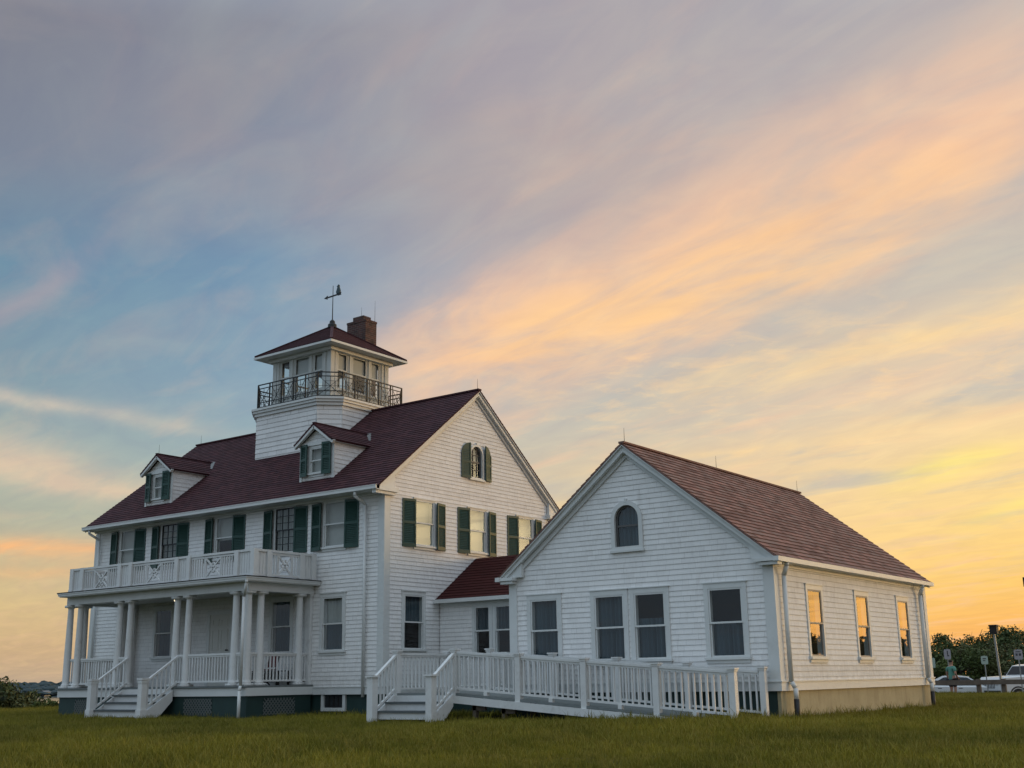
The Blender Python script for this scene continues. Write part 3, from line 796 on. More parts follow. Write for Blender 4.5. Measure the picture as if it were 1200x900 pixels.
# entablature, soffit, flat roof
mb = MB()
ex0, ex1, ey = PX0+.08, PX1-.08, PY+.04
mb.box((ex0, ey, ZC1), (ex1, ey+.28, 3.42)); mb.box((ex1-.28, ey+.28, ZC1), (ex1, -.03, 3.42)); mb.box((ex0, ey+.28, ZC1), (ex0+.28, -.03, 3.42))
mb.build('entablature', M['white'], house)
mb = MB(); mb.box((ex0+.28, ey+.28, 3.30), (ex1-.28, -.03, 3.33)); mb.build('porch_ceiling', M['soffit'], house)
mb = MB(); mb.box((PX0+.10, PY-.24, 3.42), (PX1+.14, -.03, 3.445)); mb.box((PX0+.07, PY-.27, 3.445), (PX1+.17, -.03, 3.52)); mb.box((PX0+.05, PY-.29, 3.50), (PX1+.19, -.03, 3.53))
mb.build('porch_cornice', M['white'], house)
mb = MB(); mb.prism([(PX0+.04, PY-.30), (PX1+.20, PY-.30), (PX1+.20, -.03), (PX0+.04, -.03)], lambda u, w, d: Vector((u, w, d)), 3.532, 3.556); mb.build('porch_roof', M['void'], house)
mb = MB(); mb.path([(-2.36, -2.63, 3.44), (-2.36, -2.63, 3.36), (-2.62, -2.47, 3.04), (-2.62, -2.475, .78), (-2.60, -2.52, .66), (-2.60, -2.52, -.05)], .042, 10); mb.build('downpipe', M['white'], house, True)
# porch lamp
mb = MB(); mb.lathe((-6.66, -1.5, 3.20), [(.03, 0), (.09, .03), (.10, .10)], 14); lamp = mb.build('porch_light', M['iron'], house)
mb = MB(); mb.lathe((-6.66, -1.5, 3.14), [(.01, 0), (.045, .015), (.055, .04), (.045, .06)], 12); mb.build('bulb', M['bulb'], lamp, True)

# ------------------------------------------------------------------ railings
_bal = {}
def baluster_mesh(h, t, mat='rail'):
    k = (round(h, 4), t, mat)
    if k not in _bal:
        b = MB(); b.box((-t/2, -t/2, 0), (t/2, t/2, h)); _bal[k] = b.mesh('baluster', M[mat])
    return _bal[k]
def railing(root, a, b2, zlo, zhi, sp=.12, t=.034, rail_w=.085, rail_h=.05, base='railing', skip=None, rise=0., bname='baluster', solo=True):
    """rails from a to b2 (plan points); zlo/zhi are heights above a.z; a.z and b2.z may differ (a sloping rail)"""
    a, b2 = Vector(a), Vector(b2)
    mb = MB()
    mb.bar(a+Z*(zhi-rail_h/2), b2+Z*(zhi-rail_h/2), rail_w, rail_h); mb.bar(a+Z*(zhi-rail_h-.02), b2+Z*(zhi-rail_h-.02), .045, .045)
    r = mb.build(base, M['rail'], root)
    mb = MB(); mb.bar(a+Z*(zlo+.02), b2+Z*(zlo+.02), .05, .045); mb.build('bottom_rail', M['rail'], r)
    d_ = b2-a; L = math.hypot(d_.x, d_.y); n = max(1, int(round(L/sp)))
    rz = math.atan2(d_.y, d_.x); h = zhi-rail_h-.02-zlo-.02
    if solo:
        me = baluster_mesh(h, t)
        for i in range(n):
            f = (i+.5)/n
            if skip and skip[0] < f < skip[1]: continue
            o = link(bname, me, r); o.location = a.lerp(b2, f)+Z*(zlo+.02); o.rotation_euler = (0, 0, rz)
            if root.get('_base') is not None: pass
    else:
        m2 = MB()
        for i in range(n):
            f = (i+.5)/n
            if skip and skip[0] < f < skip[1]: continue
            p = a.lerp(b2, f)+Z*(zlo+.02); m2.bar(p, p+Z*h, t, t, up=d_)
        tag(m2.build(bname, M['rail'], r), kind='stuff')
    return r
def post(root, x, y, z0, z1, w=.115, cap=.17, name='post'):
    mb = MB(); mb.box((x-w/2, y-w/2, z0), (x+w/2, y+w/2, z1-.03)); mb.box((x-cap/2, y-cap/2, z1-.03), (x+cap/2, y+cap/2, z1)); mb.box((x-w/2-.012, y-w/2-.012, z1-.07), (x+w/2+.012, y+w/2+.012, z1-.03))
    return mb.build(name, M['rail'], root)

zf = .785
railing(house, (-5.04, CY, zf), (-3.30, CY, zf), .10, .84)
railing(house, (-3.10, CY, zf), (-2.82, CY, zf), .10, .84)
railing(house, (-2.72, CY+.10, zf), (-2.72, -1.90, zf), .10, .84)
railing(house, (-2.72, -1.70, zf), (-2.72, -.52, zf), .10, .84)
railing(house, (-2.72, -.32, zf), (-2.72, -.13, zf), .10, .84)
railing(house, (-9.95, CY, zf), (-8.32, CY, zf), .10, .84)
railing(house, (-10.46, CY, zf), (-10.15, CY, zf), .10, .84)
railing(house, (-10.55, -.52, zf), (-10.55, -1.70, zf), .10, .84, solo=False)
railing(house, (-10.55, -1.9, zf), (-10.55, CY+.1, zf), .10, .84, solo=False)
railing(house, (-8.12, CY, zf), (-7.82, CY, zf), .10, .84)
railing(house, (-5.53, CY, zf), (-5.23, CY, zf), .10, .84)

# porch stair
mb = MB(); st0, st1, ys = -7.60, -5.38, PY-.95
for i in range(3):
    zt_ = zf-.19*(i+1); y0 = PY-.05-.30*i
    mb.box((st0+.04, y0-.335, zt_-.04), (st1-.04, y0, zt_), 1); mb.box((st0+.04, y0-.02-.26, zt_-.19), (st1-.04, y0-.26, zt_-.041))
    if i == 0: mb.box((st0+.04, y0-.015, zt_+.001), (st1-.04, y0, zt_+.14))
stair = mb.build('porch_stair', [M['rail'], M['tread']], house)
for x in (st0, st1):
    mb = MB(); g = lambda u, w, d: Vector((x+d, u, w))
    mb.prism([(PY-.05, .70), (PY-.05, .42), (PY-.50, -.02), (PY-.98, -.02), (PY-.98, .10)], g, -.03, .03); mb.build('stringer', M['rail'], stair)
NY = PY-1.0
for x in (st0, st1):
    mb = MB(); mb.box((x-.085, NY-.085, -.1), (x+.085, NY+.085, .97)); mb.box((x-.11, NY-.11, .97), (x+.11, NY+.11, 1.02)); mb.box((x-.10, NY-.10, .90), (x+.10, NY+.10, .94)); mb.box((x-.105, NY-.105, -.1), (x+.105, NY+.105, .22))
    mb.build('newel_post', M['rail'], stair)
    a = Vector((x, NY+.08, .10)); b2 = Vector((x, PY+.08, .76))
    mb = MB(); mb.bar(a+Z*.82, b2+Z*.82, .075, .05); mb.build('handrail', M['rail'], stair); mb = MB(); mb.bar(a+Z*.14, b2+Z*.14, .05, .05); mb.build('bottom_rail', M['rail'], stair)
    me = baluster_mesh(.66, .034)
    for i in range(7): o = link('baluster', me, stair); o.location = a.lerp(b2, (i+.6)/7.2)+Z*.15

# balcony balustrade over the porch
BY, BX0, BX1, zb_, BH = -2.28, -10.65, -2.42, 3.56, .72
def bal_post(x, y, w=.15): 
    mb = MB(); mb.box((x-w/2, y-w/2, zb_), (x+w/2, y+w/2, zb_+BH)); mb.box((x-w/2-.012, y-w/2-.012, zb_), (x+w/2+.012, y+w/2+.012, zb_+.09)); mb.build('balcony_post', M['rail'], house)
def bal_panel(a, b2, motif=True):
    a, b2 = Vector((*a, zb_)), Vector((*b2, zb_)); d_ = (b2-a); L = d_.length; d_.normalize()
    if not motif:
        mb = MB(); mb.bar(a+Z*(BH-.03), b2+Z*(BH-.03), .09, .06); n = max(2, int(L/.085))
        for i in range(n): p = a.lerp(b2, (i+.5)/n); mb.bar(p+Z*.06, p+Z*(BH-.06), L/n*.86, .02, up=d_.cross(Z))
        mb.bar(a+Z*.05, b2+Z*.05, .05, .05); mb.build('boarded_panel', M['rail'], house); return
    mb = MB(); mb.bar(a+Z*(BH-.03), b2+Z*(BH-.03), .09, .06); mb.bar(a+Z*(BH-.10), b2+Z*(BH-.10), .04, .05); mb.bar(a+Z*.06, b2+Z*.06, .05, .05)
    r = mb.build('balcony_railing', M['rail'], house)
    mw = min(.62, L*.45); c_ = a.lerp(b2, .5); z0, z1 = .085, BH-.125
    mb = MB(); p0, p1 = c_-d_*mw/2, c_+d_*mw/2
    for P_, Q_ in ((p0+Z*z0, p1+Z*z1), (p0+Z*z1, p1+Z*z0)): mb.bar(P_, Q_, .035, .04)
    for P_ in (p0, p1): mb.bar(P_+Z*z0, P_+Z*z1, .04, .04)
    m_ = (z0+z1)/2; rr = .14
    for s0, s1 in (((-rr, 0), (0, rr)), ((0, rr), (rr, 0)), ((rr, 0), (0, -rr)), ((0, -rr), (-rr, 0))): mb.bar(c_+d_*s0[0]+Z*(m_+s0[1]), c_+d_*s1[0]+Z*(m_+s1[1]), .03, .03)
    mb.build('crossed_panel', M['rail'], r)
    me = baluster_mesh(z1-z0+.03, .032); side = (L-mw)/2; n = max(2, int(round(side/.105))); rz = math.atan2(d_.y, d_.x)
    for s in (0, 1):
        for i in range(n):
            t = side*(i+.5)/n + (0 if s == 0 else side+mw); o = link('baluster', me, r); o.location = a+d_*t+Z*(z0-.01); o.rotation_euler = (0, 0, rz)
px = [(-10.60, -10.08), (-8.24, -7.72), (-5.64, -5.12), (-3.14, -2.50)]
for x0, x1 in px:
    bal_post(x0, BY); bal_post(x1, BY); bal_panel((x0+.075, BY), (x1-.075, BY), False)
bal_panel((-10.0, BY), (-8.32, BY)); bal_panel((-7.64, BY), (-5.72, BY)); bal_panel((-5.04, BY), (-3.22, BY))
for x in (-2.50, -10.60):
    for y in (-1.80, -.62, -.18): bal_post(x, y)
    bal_panel((x, BY+.08), (x, -1.88), False); bal_panel((x, -1.72), (x, -.70)); bal_panel((x, -.54), (x, -.26), False)

# =================================================================== LINK BUILDING
LY = 2.28
lk_ = thing('connecting_wing', (2.4, 4, 0), 'low white connecting wing with dark red roof between the house and the annex', 'building')
lf = Face((0, LY, 0), (1, 0, 0), (0, -1, 0)); AX0, AX1, AY0, AY1 = 4.77, 11.34, -.79, 8.72
lw = [(1.52, 1.48, .51, 1.28), (2.22, 1.48, .51, 1.28), (3.6, 1.48, .51, 1.28)]
mb = MB(); siding(mb, lf, .55, 2.86, *rect(.03, AX0-.02), holes=[hole(c, z, w, h) for c, z, w, h in lw], e=EX_MAIN, uoff=80); mb.build('wall', M['siding'], lk_); mb = MB()
siding(mb, Face((0, 5.6, 0), (-1, 0, 0), (0, 1, 0)), .55, 2.86, *rect(-AX0+.02, -.03), e=EX_MAIN, uoff=90); mb.build('wall', M['siding'], lk_)
mb = MB(); mb.box((.04, LY-.05, .52), (AX0-.02, LY, .68)); mb.build('water_table', M['white'], lk_); mb = MB(); mb.box((.04, LY-.04, 2.80), (AX0-.02, LY, 2.93)); mb.box((.04, LY-.19, 2.91), (AX0-.02, LY-.01, 2.925)); mb.build('frieze', M['white'], lk_)
mb = MB(); mb.box((.03, LY+.04, -.8), (AX0-.02, 5.56, .52)); mb.build('foundation', M['skirt'], lk_)
mb = MB(); mb.box((.03, LY-.30, 2.90), (AX0-.03, LY-.19, 3.0)); mb.build('gutter', M['white'], lk_)
mb = MB(); ez = 3.0; kk = (4.27-ez)/(RY-LY+.2); vl = math.hypot(RY-LY+.2, 4.27-ez)
roof_slope(mb, (.03, LY-.22, ez), (1, 0, 0), (0, 1, kk), vl, lambda v: 0, lambda v: AX0-.04, e=.15); roof_slope(mb, (AX0, 5.6+.2, ez), (-1, 0, 0), (0, -1, kk), vl, lambda v: 0, lambda v: AX0-.04, e=.15)
mb.build('roof', [M['roof_link'], M['roof_link']], lk_)
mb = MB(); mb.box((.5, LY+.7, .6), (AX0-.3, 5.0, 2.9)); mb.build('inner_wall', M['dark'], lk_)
for c, z, w, h in lw: window(lk_, (c, LY, z), 0, w=w, h=h, cas=.09, head=.06, sill=.05, drape=(('curtain_dim', .5, 1, 1),))

# =================================================================== ANNEX
annex = thing('annex_hall', (8.05, 4, 0), 'single storey white shingled annex with weathered red brown gable roof and tan foundation', 'building')
AXC = (AX0+AX1)/2; AEZ = 3.17; AK = .79; AOV = .18; ARZ = AEZ+AK*(AX1+AOV-AXC); ARK = .24
af = Face((AXC, AY0, 0), (1, 0, 0), (0, -1, 0)); asd = Face((AX1, 0, 0), (0, 1, 0), (1, 0, 0)); ab = Face((AXC, AY1, 0), (-1, 0, 0), (0, 1, 0)); al = Face((AX0, 0, 0), (0, -1, 0), (-1, 0, 0))
hw = (AX1-AX0)/2
afw = [(5.715, .76), (7.455, .76), (8.475, .76), (10.265, .77)]
asw = [1.21, 4.0, 6.84]
AWZ, AWH = 1.205, 1.39
hl = [(c-AXC-w/2, c-AXC+w/2, AWZ, AWZ+AWH) for c, w in afw]; hl += arch_holes(7.99-AXC, 3.63, .61, .91)
azt = lambda z: max(0, (z-(AEZ+AK*AOV-.10))/AK)
mb = MB()
siding(mb, af, .55, ARZ-.10, lambda z: -hw+azt(z), lambda z: hw-azt(z), holes=hl, e=EX_ANNEX)
siding(mb, asd, .55, 3.10, *rect(AY0, AY1), holes=[(c-.37, c+.37, AWZ, AWZ+AWH) for c in asw], e=EX_ANNEX, uoff=20)
siding(mb, ab, .55, ARZ-.10, lambda z: -hw+azt(z), lambda z: hw-azt(z), e=EX_ANNEX, uoff=40)
siding(mb, al, .55, 3.10, *rect(-AY1, -AY0), e=EX_ANNEX, uoff=60)
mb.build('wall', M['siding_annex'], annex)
for bx in ([((AX1-.20, AY0-.036, .55), (AX1+.036, AY0, 3.08)), ((AX1, AY0, .55), (AX1+.035, AY0+.17, 3.08))], [((AX0-.036, AY0-.036, .55), (AX0+.18, AY0, 3.08)), ((AX0-.035, AY0, .55), (AX0, AY0+.17, 3.08))], [((AX1, AY1-.17, .55), (AX1+.035, AY1+.035, 3.08))]):
    mb = MB()
    for p, q in bx: mb.box(p, q)
    mb.build('corner_board', M['white'], annex)
mb = MB(); mb.box((AX0-.05, AY0-.05, .53), (AX1+.05, AY0, .70)); mb.box((AX1, AY0, .53), (AX1+.051, AY1+.05, .70)); mb.box((AX0-.05, AY0-.07, .70), (AX1+.07, AY0, .725)); mb.box((AX1, AY0, .70), (AX1+.071, AY1+.06, .725)); mb.build('water_table', M['white'], annex)
mb = MB(); mb.box((AX0+.02, AY0+.05, -.9), (AX1-.09, AY1-.05, .55)); mb.build('painted_foundation', M['skirt'], annex)
mb = MB(); mb.box((AX1-.085, AY0+.02, -.9), (AX1-.01, AY1-.02, .545)); mb.build('concrete_foundation', M['concrete'], annex)
mb = MB()
mb.box((AX1, AY0, 2.98), (AX1+.04, AY1, 3.10)); mb.box((AX1+.041, AY0-.2, 3.04), (AX1+AOV-.032, AY1+.04, 3.055)); mb.build('frieze', M['white'], annex)
mb = MB(); mb.box((AX0-.04, AY0, 2.98), (AX0, AY1, 3.10)); mb.box((AX0-AOV+.032, AY0-.2, 3.04), (AX0-.041, AY1+.04, 3.055)); mb.build('frieze', M['white'], annex)
for a, b2 in ((AX1+AOV-.03, AX1+AOV+.09), (AX0-AOV-.09, AX0-AOV+.03)): mb = MB(); mb.box((a, AY0-ARK-.03, 3.05), (b2, AY1+.09, 3.145)); mb.build('gutter', M['white'], annex)
for y, s in ((AY0, -1), (AY1-.15, 1)):
    mb = MB()
    for xx, sg in ((AX0-AOV, 1), (AX1+AOV, -1)):
        f = lambda u, w, d: Vector((xx+sg*u, y+s*d, AEZ+AK*u+w)); L = hw+AOV
        mb.prism([(0, -.02), (L, -.02), (L, -.20), (0, -.17)], f, .035, .18); mb.prism([(0, 0), (L, 0), (L, -.07), (0, -.07)], f, .18, ARK-.01); mb.prism([(.3, -.19), (L, -.20), (L, -.31), (.45, -.31)], f, .02, .06); mb.prism([(0, -.04), (.58, -.04-AK*.58), (.58, -.19)], f, .025, .13)
    a, b2 = sorted((y, y+s*(ARK+.01)))
    for q0, q1 in ((AX0-AOV-.08, AX0+.22), (AX1-.30, AX1+AOV+.08)): mb.box((q0, a, 3.06), (q1, b2, 3.13)); mb.box((q0+.1, a+.04, 2.99), (q1-.045, b2-.003, 3.048)) if s < 0 else None
    mb.build('rake_board', M['white'], annex)
mb = MB(); vl = math.hypot(hw+AOV, ARZ-AEZ); LA = AY1-AY0+ARK+.08
roof_slope(mb, (AX1+AOV+.03, AY0-ARK, AEZ-.03*AK), (0, 1, 0), (-(hw+AOV), 0, ARZ-AEZ), vl+.03, lambda v: 0, lambda v: LA, e=EX_ROOF_A, t=.018); roof_slope(mb, (AX0-AOV-.03, AY1+.08, AEZ-.03*AK), (0, -1, 0), (hw+AOV, 0, ARZ-AEZ), vl+.03, lambda v: 0, lambda v: LA, e=EX_ROOF_A, t=.018)
mb.bar((AXC, AY0-ARK, ARZ+.01), (AXC, AY1+.08, ARZ+.01), .14, .045)
mb.build('roof', [M['roof_annex'], M['roof_annex']], annex)
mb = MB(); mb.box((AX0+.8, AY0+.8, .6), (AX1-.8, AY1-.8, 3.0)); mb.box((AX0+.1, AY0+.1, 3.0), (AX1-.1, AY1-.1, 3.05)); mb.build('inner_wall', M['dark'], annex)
dr = [(('curtain_dim', 0, 1, 1),), (('curtain_dim', .0, 1, 1),), (('curtain_dim', .0, .62, 1),), (('curtain_dim', .0, .5, 1),)]
for (c, w), dd in zip(afw, dr): window(annex, (c, AY0, AWZ), 0, w=w, h=AWH, cas=.10, head=.11, sill=.05, drape=dd)
for c in asw: window(annex, (AX1, c, AWZ), R(90), w=.74, h=AWH, cas=.085, head=.10, sill=.06, sash='sash_grey')
arch_window(annex, (7.99, AY0, 3.63), 0, .61, .91, .095, (('curtain_dim', 0, 1, 1),), sash='storm')
for y, yb2 in ((-.50, -.44), (8.05, 8.10)):
    mb = MB(); mb.path([(AX1+AOV+.03, y-.05, 3.05), (AX1+AOV+.03, y-.05, 2.98), (AX1+.11, y, 2.80), (AX1+.10, y+.02, .70), (AX1+.17, y+.05, .58), (AX1+.17, y+.05, .36)], .05, 10)
    dp = mb.build('downpipe', M['white'], annex, True)
    mb = MB(); mb.cyl((AX1+.17, y+.05, .37), (AX1+.17, y+.05, -.2), .055); mb.build('drain_pipe', M['blackpipe'], dp, True)
mb = MB()
for y in (AY0-ARK+.15, 3.6, AY1-.05): mb.cyl((AXC, y, ARZ), (AXC, y, ARZ+.36), .007, .003, 6)
mb.build('lightning_rod', M['iron'], annex)

# =================================================================== RAMP
ramp = thing('wheelchair_ramp', (6.5, -1.7, 0), 'long white wooden ramp with balustrades, landing and short stair in front of the annex', 'ramp')
RX0, RX1, RYn, RYf = 4.30, 11.06, -2.3, -1.05
zl = .57; slope = (.57-.03)/(RX1-RX0); zd = lambda x: zl-slope*max(0, x-RX0)
mb = MB(); mb.box((2.45, RYn-.06, zl-.05), (RX0, 2.2, zl)); mb.build('landing', M['deck'], ramp)
mb = MB(); mb.prism([(RX0, zl), (RX1+.25, zd(RX1+.25)), (RX1+.25, zd(RX1+.25)-.05), (RX0, zl-.05)], lambda u, w, d: Vector((u, d, w)), RYn-.06, RYf+.05); mb.build('ramp_deck', M['deck'], ramp)
mb = MB()
for y in (RYn-.10, RYf+.06): mb.prism([(RX0+.02, zl-.06), (RX1+.1, zd(RX1+.1)-.06), (RX1+.1, zd(RX1+.1)-.22), (RX0+.02, zl-.22)], lambda u, w, d: Vector((u, y+d, w)), 0, .04)
mb.box((2.42, RYn-.10, zl-.22), (RX0+.02, RYn-.06, zl-.052)); mb.box((2.40, RYn-.1, zl-.22), (2.44, 2.2, zl-.052)); mb.build('stringer', M['rail'], ramp)
mb = MB()
for x in (4.8, 5.6): 
    for y in (-2.2, -1.15): mb.box((x-.05, y-.05, -.2), (x+.05, y+.05, zd(x)-.1))
    mb.box((x-.06, -2.25, zd(x)-.34), (x+.30, -2.19, zd(x)-.24))
mb.build('support', M['timber'], ramp)
# stair up to the landing
mb = MB(); s0, s1, sy = 2.57, 4.30, -3.12
for i in range(2):
    zt_ = zl-.185*(i+1); y0 = RYn-.10-.30*i
    mb.box((s0+.03, y0-.33, zt_-.04), (s1-.03, y0, zt_), 1); mb.box((s0+.03, y0-.28, zt_-.185), (s1-.03, y0-.26, zt_-.041))
rst = mb.build('stair', [M['rail'], M['tread']], ramp)
for x in (s0, s1+.0):
    mb = MB(); mb.prism([(RYn-.1, .54), (RYn-.1, .28), (RYn-.40, -.02), (sy+.05, -.02), (sy+.05, .10)], lambda u, w, d: Vector((x+d, u, w)), -.03, .03); mb.build('stringer', M['rail'], rst)
    mb = MB(); mb.box((x-.085, sy-.085, -.1), (x+.085, sy+.085, .93)); mb.box((x-.12, sy-.12, .93), (x+.12, sy+.12, .97)); mb.build('newel_post', M['rail'], rst)
    a = Vector((x, sy+.08, .06)); b2 = Vector((x, RYn, .57))
    mb = MB(); mb.bar(a+Z*.86, b2+Z*.88, .08, .05); mb.build('handrail', M['rail'], rst); mb = MB(); mb.bar(a+Z*.14, b2+Z*.14, .05, .05); mb.build('bottom_rail', M['rail'], rst)
    me = baluster_mesh(.70, .034)
    for i in range(6): o = link('baluster', me, rst); o.location = a.lerp(b2, (i+.6)/6.3)+Z*.15
pn = [4.30, 6.06, 7.73, 9.42, 11.06]
for i, x in enumerate(pn):
    post(ramp, x, RYn, zd(x)-.11, zd(x)+.95, .13, .19)
    post(ramp, x+(.02 if i < 4 else .04), RYf, zd(x)-.11, zd(x)+.97, .12, .18)
post(ramp, s0, RYn, zl-.05, zl+.96, .13, .19); post(ramp, s0, -.45, zl-.05, zl+.96, .13, .19); post(ramp, s0, 1.9, zl-.05, zl+.96, .13, .19)
for x0, x1 in zip(pn[:-1], pn[1:]):
    railing(ramp, (x0+.065, RYn, zd(x0+.065)), (x1-.065, RYn, zd(x1-.065)), .08, .90, sp=.137)
    railing(ramp, (x0+.085, RYf, zd(x0+.085)), (x1-.045, RYf, zd(x1-.045)), .08, .90, sp=.137, solo=x1 > 11)
    mb = MB(); xm = (x0+x1)/2; mb.box((xm-.045, RYn-.045, zd(xm)-.07), (xm+.045, RYn+.045, zd(xm)+.08)); mb.build('rail_block', M['rail'], ramp)
railing(ramp, (s0, RYn+.065, zl), (s0, -.515, zl), .08, .90, sp=.137)
railing(ramp, (s0, -.385, zl), (s0, 1.835, zl), .08, .90, sp=.137, solo=False)

# =================================================================== PORCH FURNITURE
bench = thing('porch_bench', (-3.75, -.45, .785), 'low dark wooden bench behind the balusters of the porch', 'bench')
mb = MB()
for k in range(4): mb.box((-4.35, -.80+.12*k, 1.14), (-3.05, -.70+.12*k, 1.17))
mb.build('seat', M['wood_dark'], bench)
for x in (-4.28, -3.12):
    for y in (-.77, -.36): mb = MB(); mb.box((x-.035, y-.035, .785), (x+.035, y+.035, 1.14)); mb.build('leg', M['wood_dark'], bench)
mb = MB(); mb.box((-4.3, -.80, .86), (-3.1, -.775, 1.13)); mb.build('apron', M['wood_dark'], bench)
fc = thing('folding_chair', (-3.05, -1.2, .785), 'dark red canvas folding chair by the right end of the porch', 'chair')
mb = MB(); mb.box((-3.25, -1.38, 1.17), (-2.90, -1.02, 1.20)); mb.build('seat', M['redcloth'], fc)
mb = MB(); mb.prism([(-1.02, 1.26), (-.96, 1.56), (-.93, 1.55), (-.99, 1.25)], lambda u, w, d: Vector((d, u, w)), -3.25, -2.90); mb.build('backrest', M['redcloth'], fc)
for x in (-3.25, -2.90):
    for a, b2 in (((x, -1.42, .785), (x, -1.0, 1.19)), ((x, -.92, .785), (x, -1.38, 1.19)), ((x, -1.05, 1.15), (x, -.93, 1.58))): mb = MB(); mb.bar(a, b2, .028, .028); mb.build('leg', M['wood_dark'], fc)

# =================================================================== GROUND
VD = Vector((math.sin(R(-36.4)), math.cos(R(-36.4)), 0))
def sm(t): t = np.clip(t, 0, 1); return t*t*(3-2*t)
def hgt(x, y):
    x = np.asarray(x, float); y = np.asarray(y, float)
    s = (x-CAM.x)*VD.x+(y-CAM.y)*VD.y
    lat = (x-CAM.x)*VD.y-(y-CAM.y)*VD.x
    z = -.70*(1-sm(s/24))-.05
    rr = sm((y-28.5)/8.)*sm((x+14)/10.)             # the car park beyond the lawn lies a little lower
    z = z-.70*rr
    z = z-9.5*sm((-27.5-x)/30.)-60*sm((-1100-x)/2000.)*0
    z = z+.05*np.sin(x*.31+1)*np.sin(y*.27)*sm((s-2)/10)*(1-sm((s-24)/6)) + .03*np.sin(x*.9)*np.cos(y*.8)*(s < 26)*sm((26-s)/6)
    return z
def grid(xs, ys):
    X, Y = np.meshgrid(xs, ys); Zg = hgt(X, Y); n, m = X.shape
    v = np.stack([X, Y, Zg], -1).reshape(-1, 3); i = np.arange((n-1)*(m-1)); r, c = i//(m-1), i % (m-1); k = r*m+c
    return v, np.stack([k, k+1, k+m+1, k+m], -1)
xs = np.unique(np.concatenate([np.linspace(-4000, -200, 20), np.linspace(-200, -60, 15), np.arange(-60, 45, .75), np.linspace(45, 200, 16), np.linspace(200, 4000, 20)]))
ys = np.unique(np.concatenate([np.linspace(-4000, -200, 20), np.linspace(-200, -40, 12), np.arange(-40, 70, .75), np.linspace(70, 200, 14), np.linspace(200, 4000, 20)]))
v, f = grid(xs, ys)
me = bpy.data.meshes.new('ground'); me.from_pydata(v.tolist(), [], f.tolist()); me.update(); me.polygons.foreach_set('use_smooth', [True]*len(me.polygons))
def ground_mat():
    m, t, b = material('lawn_soil_and_thatch'); p = geo_pos(t)
    n = t.noise(p, .35, 6, .65); g = t.noise(p, 9., 6, .7)
    c = t.mix(t.rng(n, .35, .65), (.045, .046, .012), (.075, .066, .02)); c = t.mix(t.rng(g, .35, .7), c, (.09, .08, .03))
    t.put(b.inputs['Base Color'], c); b.inputs['Roughness'].default_value = .95; b.inputs['Specular IOR Level'].default_value = .1
    bn = t.new('ShaderNodeBump'); bn.inputs['Strength'].default_value = .8; bn.inputs['Distance'].default_value = .06; t.put(bn.inputs['Height'], g); t.put(b.inputs['Normal'], bn.outputs[0])
    return m
me.materials.append(ground_mat()); tag(link('ground', me), kind='structure')

# car park sheet
mb = MB(); px0, py0, px1, py1 = -1., 36.6, 40., 52.
nx, ny = 30, 12
for i in range(nx):
    for j in range(ny):
        q = [(px0+(px1-px0)*a/nx, py0+(py1-py0)*c/ny) for a, c in ((i, j), (i+1, j), (i+1, j+1), (i, j+1))]
        mb.quad(*[(x, y, float(hgt(x, y))+.012) for x, y in q])
tag(mb.build('car_park', M['asphalt']), kind='structure')

# water of the marsh and the far shore
def water_mat():
    m, t, b = material('calm_marsh_water'); p = geo_pos(t)
    b.inputs['Base Color'].default_value = (.05, .06, .065, 1); b.inputs['Roughness'].default_value = .12
    bn = t.new('ShaderNodeBump'); bn.inputs['Strength'].default_value = .25; bn.inputs['Distance'].default_value = .1; t.put(bn.inputs['Height'], t.noise(p, .6, 4)); t.put(b.inputs['Normal'], bn.outputs[0]); return m
mb = MB(); mb.quad((-3900, -3900, -8), (-42, -3900, -8), (-42, 3900, -8), (-3900, 3900, -8)); tag(mb.build('water', water_mat()), kind='structure')
# shore hill: a long low bank 1.15 km off
def strip():
    rng = np.random.RandomState(3); V, Fc = [], []; n = 90
    az = np.linspace(R(-80), R(-38), n); prof = [(1170, -8.6), (1190, -7.0), (1230, -4.0), (1320, -3.0), (1500, -2.5), (1900, -9.5)]
    for i, a in enumerate(az):
        k = 1+.35*math.sin(i*.37)+.2*math.sin(i*.9+1)
        for d, z in prof: V.append((CAM.x+d*math.sin(a), CAM.y+d*math.cos(a), z if z < -6 else -7+(z+7)*k))
    m = len(prof)
    for i in range(n-1):
        for j in range(m-1): Fc.append((i*m+j, (i+1)*m+j, (i+1)*m+j+1, i*m+j+1))
    me = bpy.data.meshes.new('far_shore'); me.from_pydata(V, [], Fc); me.materials.append(M['farwood']); me.polygons.foreach_set('use_smooth', [True]*len(me.polygons)); return me
tag(link('hill', strip()), kind='structure')
def far_wood():
    rng = np.random.RandomState(5); mb = MB()
    for i in range(1500):
        a = R(-80+42*rng.rand()); d = 1185+rng.rand()*170; h = (2.6+rng.rand()*2.6)*(1+.25*math.sin(a*60)); c = Vector((CAM.x+d*math.sin(a), CAM.y+d*math.cos(a), -7+(d-1185)*.05)); w = 5+rng.rand()*5
        n, m = 7, 4; P = [c+Vector((0, 0, h*(1+.15*rng.rand())))]
        for k in range(1, m+1):
            t = k/m*math.pi*.62
            for j in range(n):
                r = w*math.sin(t)*(.75+.5*rng.rand()); P.append(c+Vector((r*math.cos(j*2*math.pi/n), r*math.sin(j*2*math.pi/n), h*(.45+.55*math.cos(t))*(.9+.2*rng.rand()))))
        Fc = [(0, 1+j, 1+(j+1) % n) for j in range(n)]
        for k in range(m-1): Fc += [(1+k*n+j, 1+(k+1)*n+j, 1+(k+1)*n+(j+1) % n, 1+k*n+(j+1) % n) for j in range(n)]
        mb.add(P, Fc)
    return mb
tag(far_wood().build('far_wood', M['farwood']), 'dark blue green wood along the far shore beyond the water', 'wood', kind='stuff')
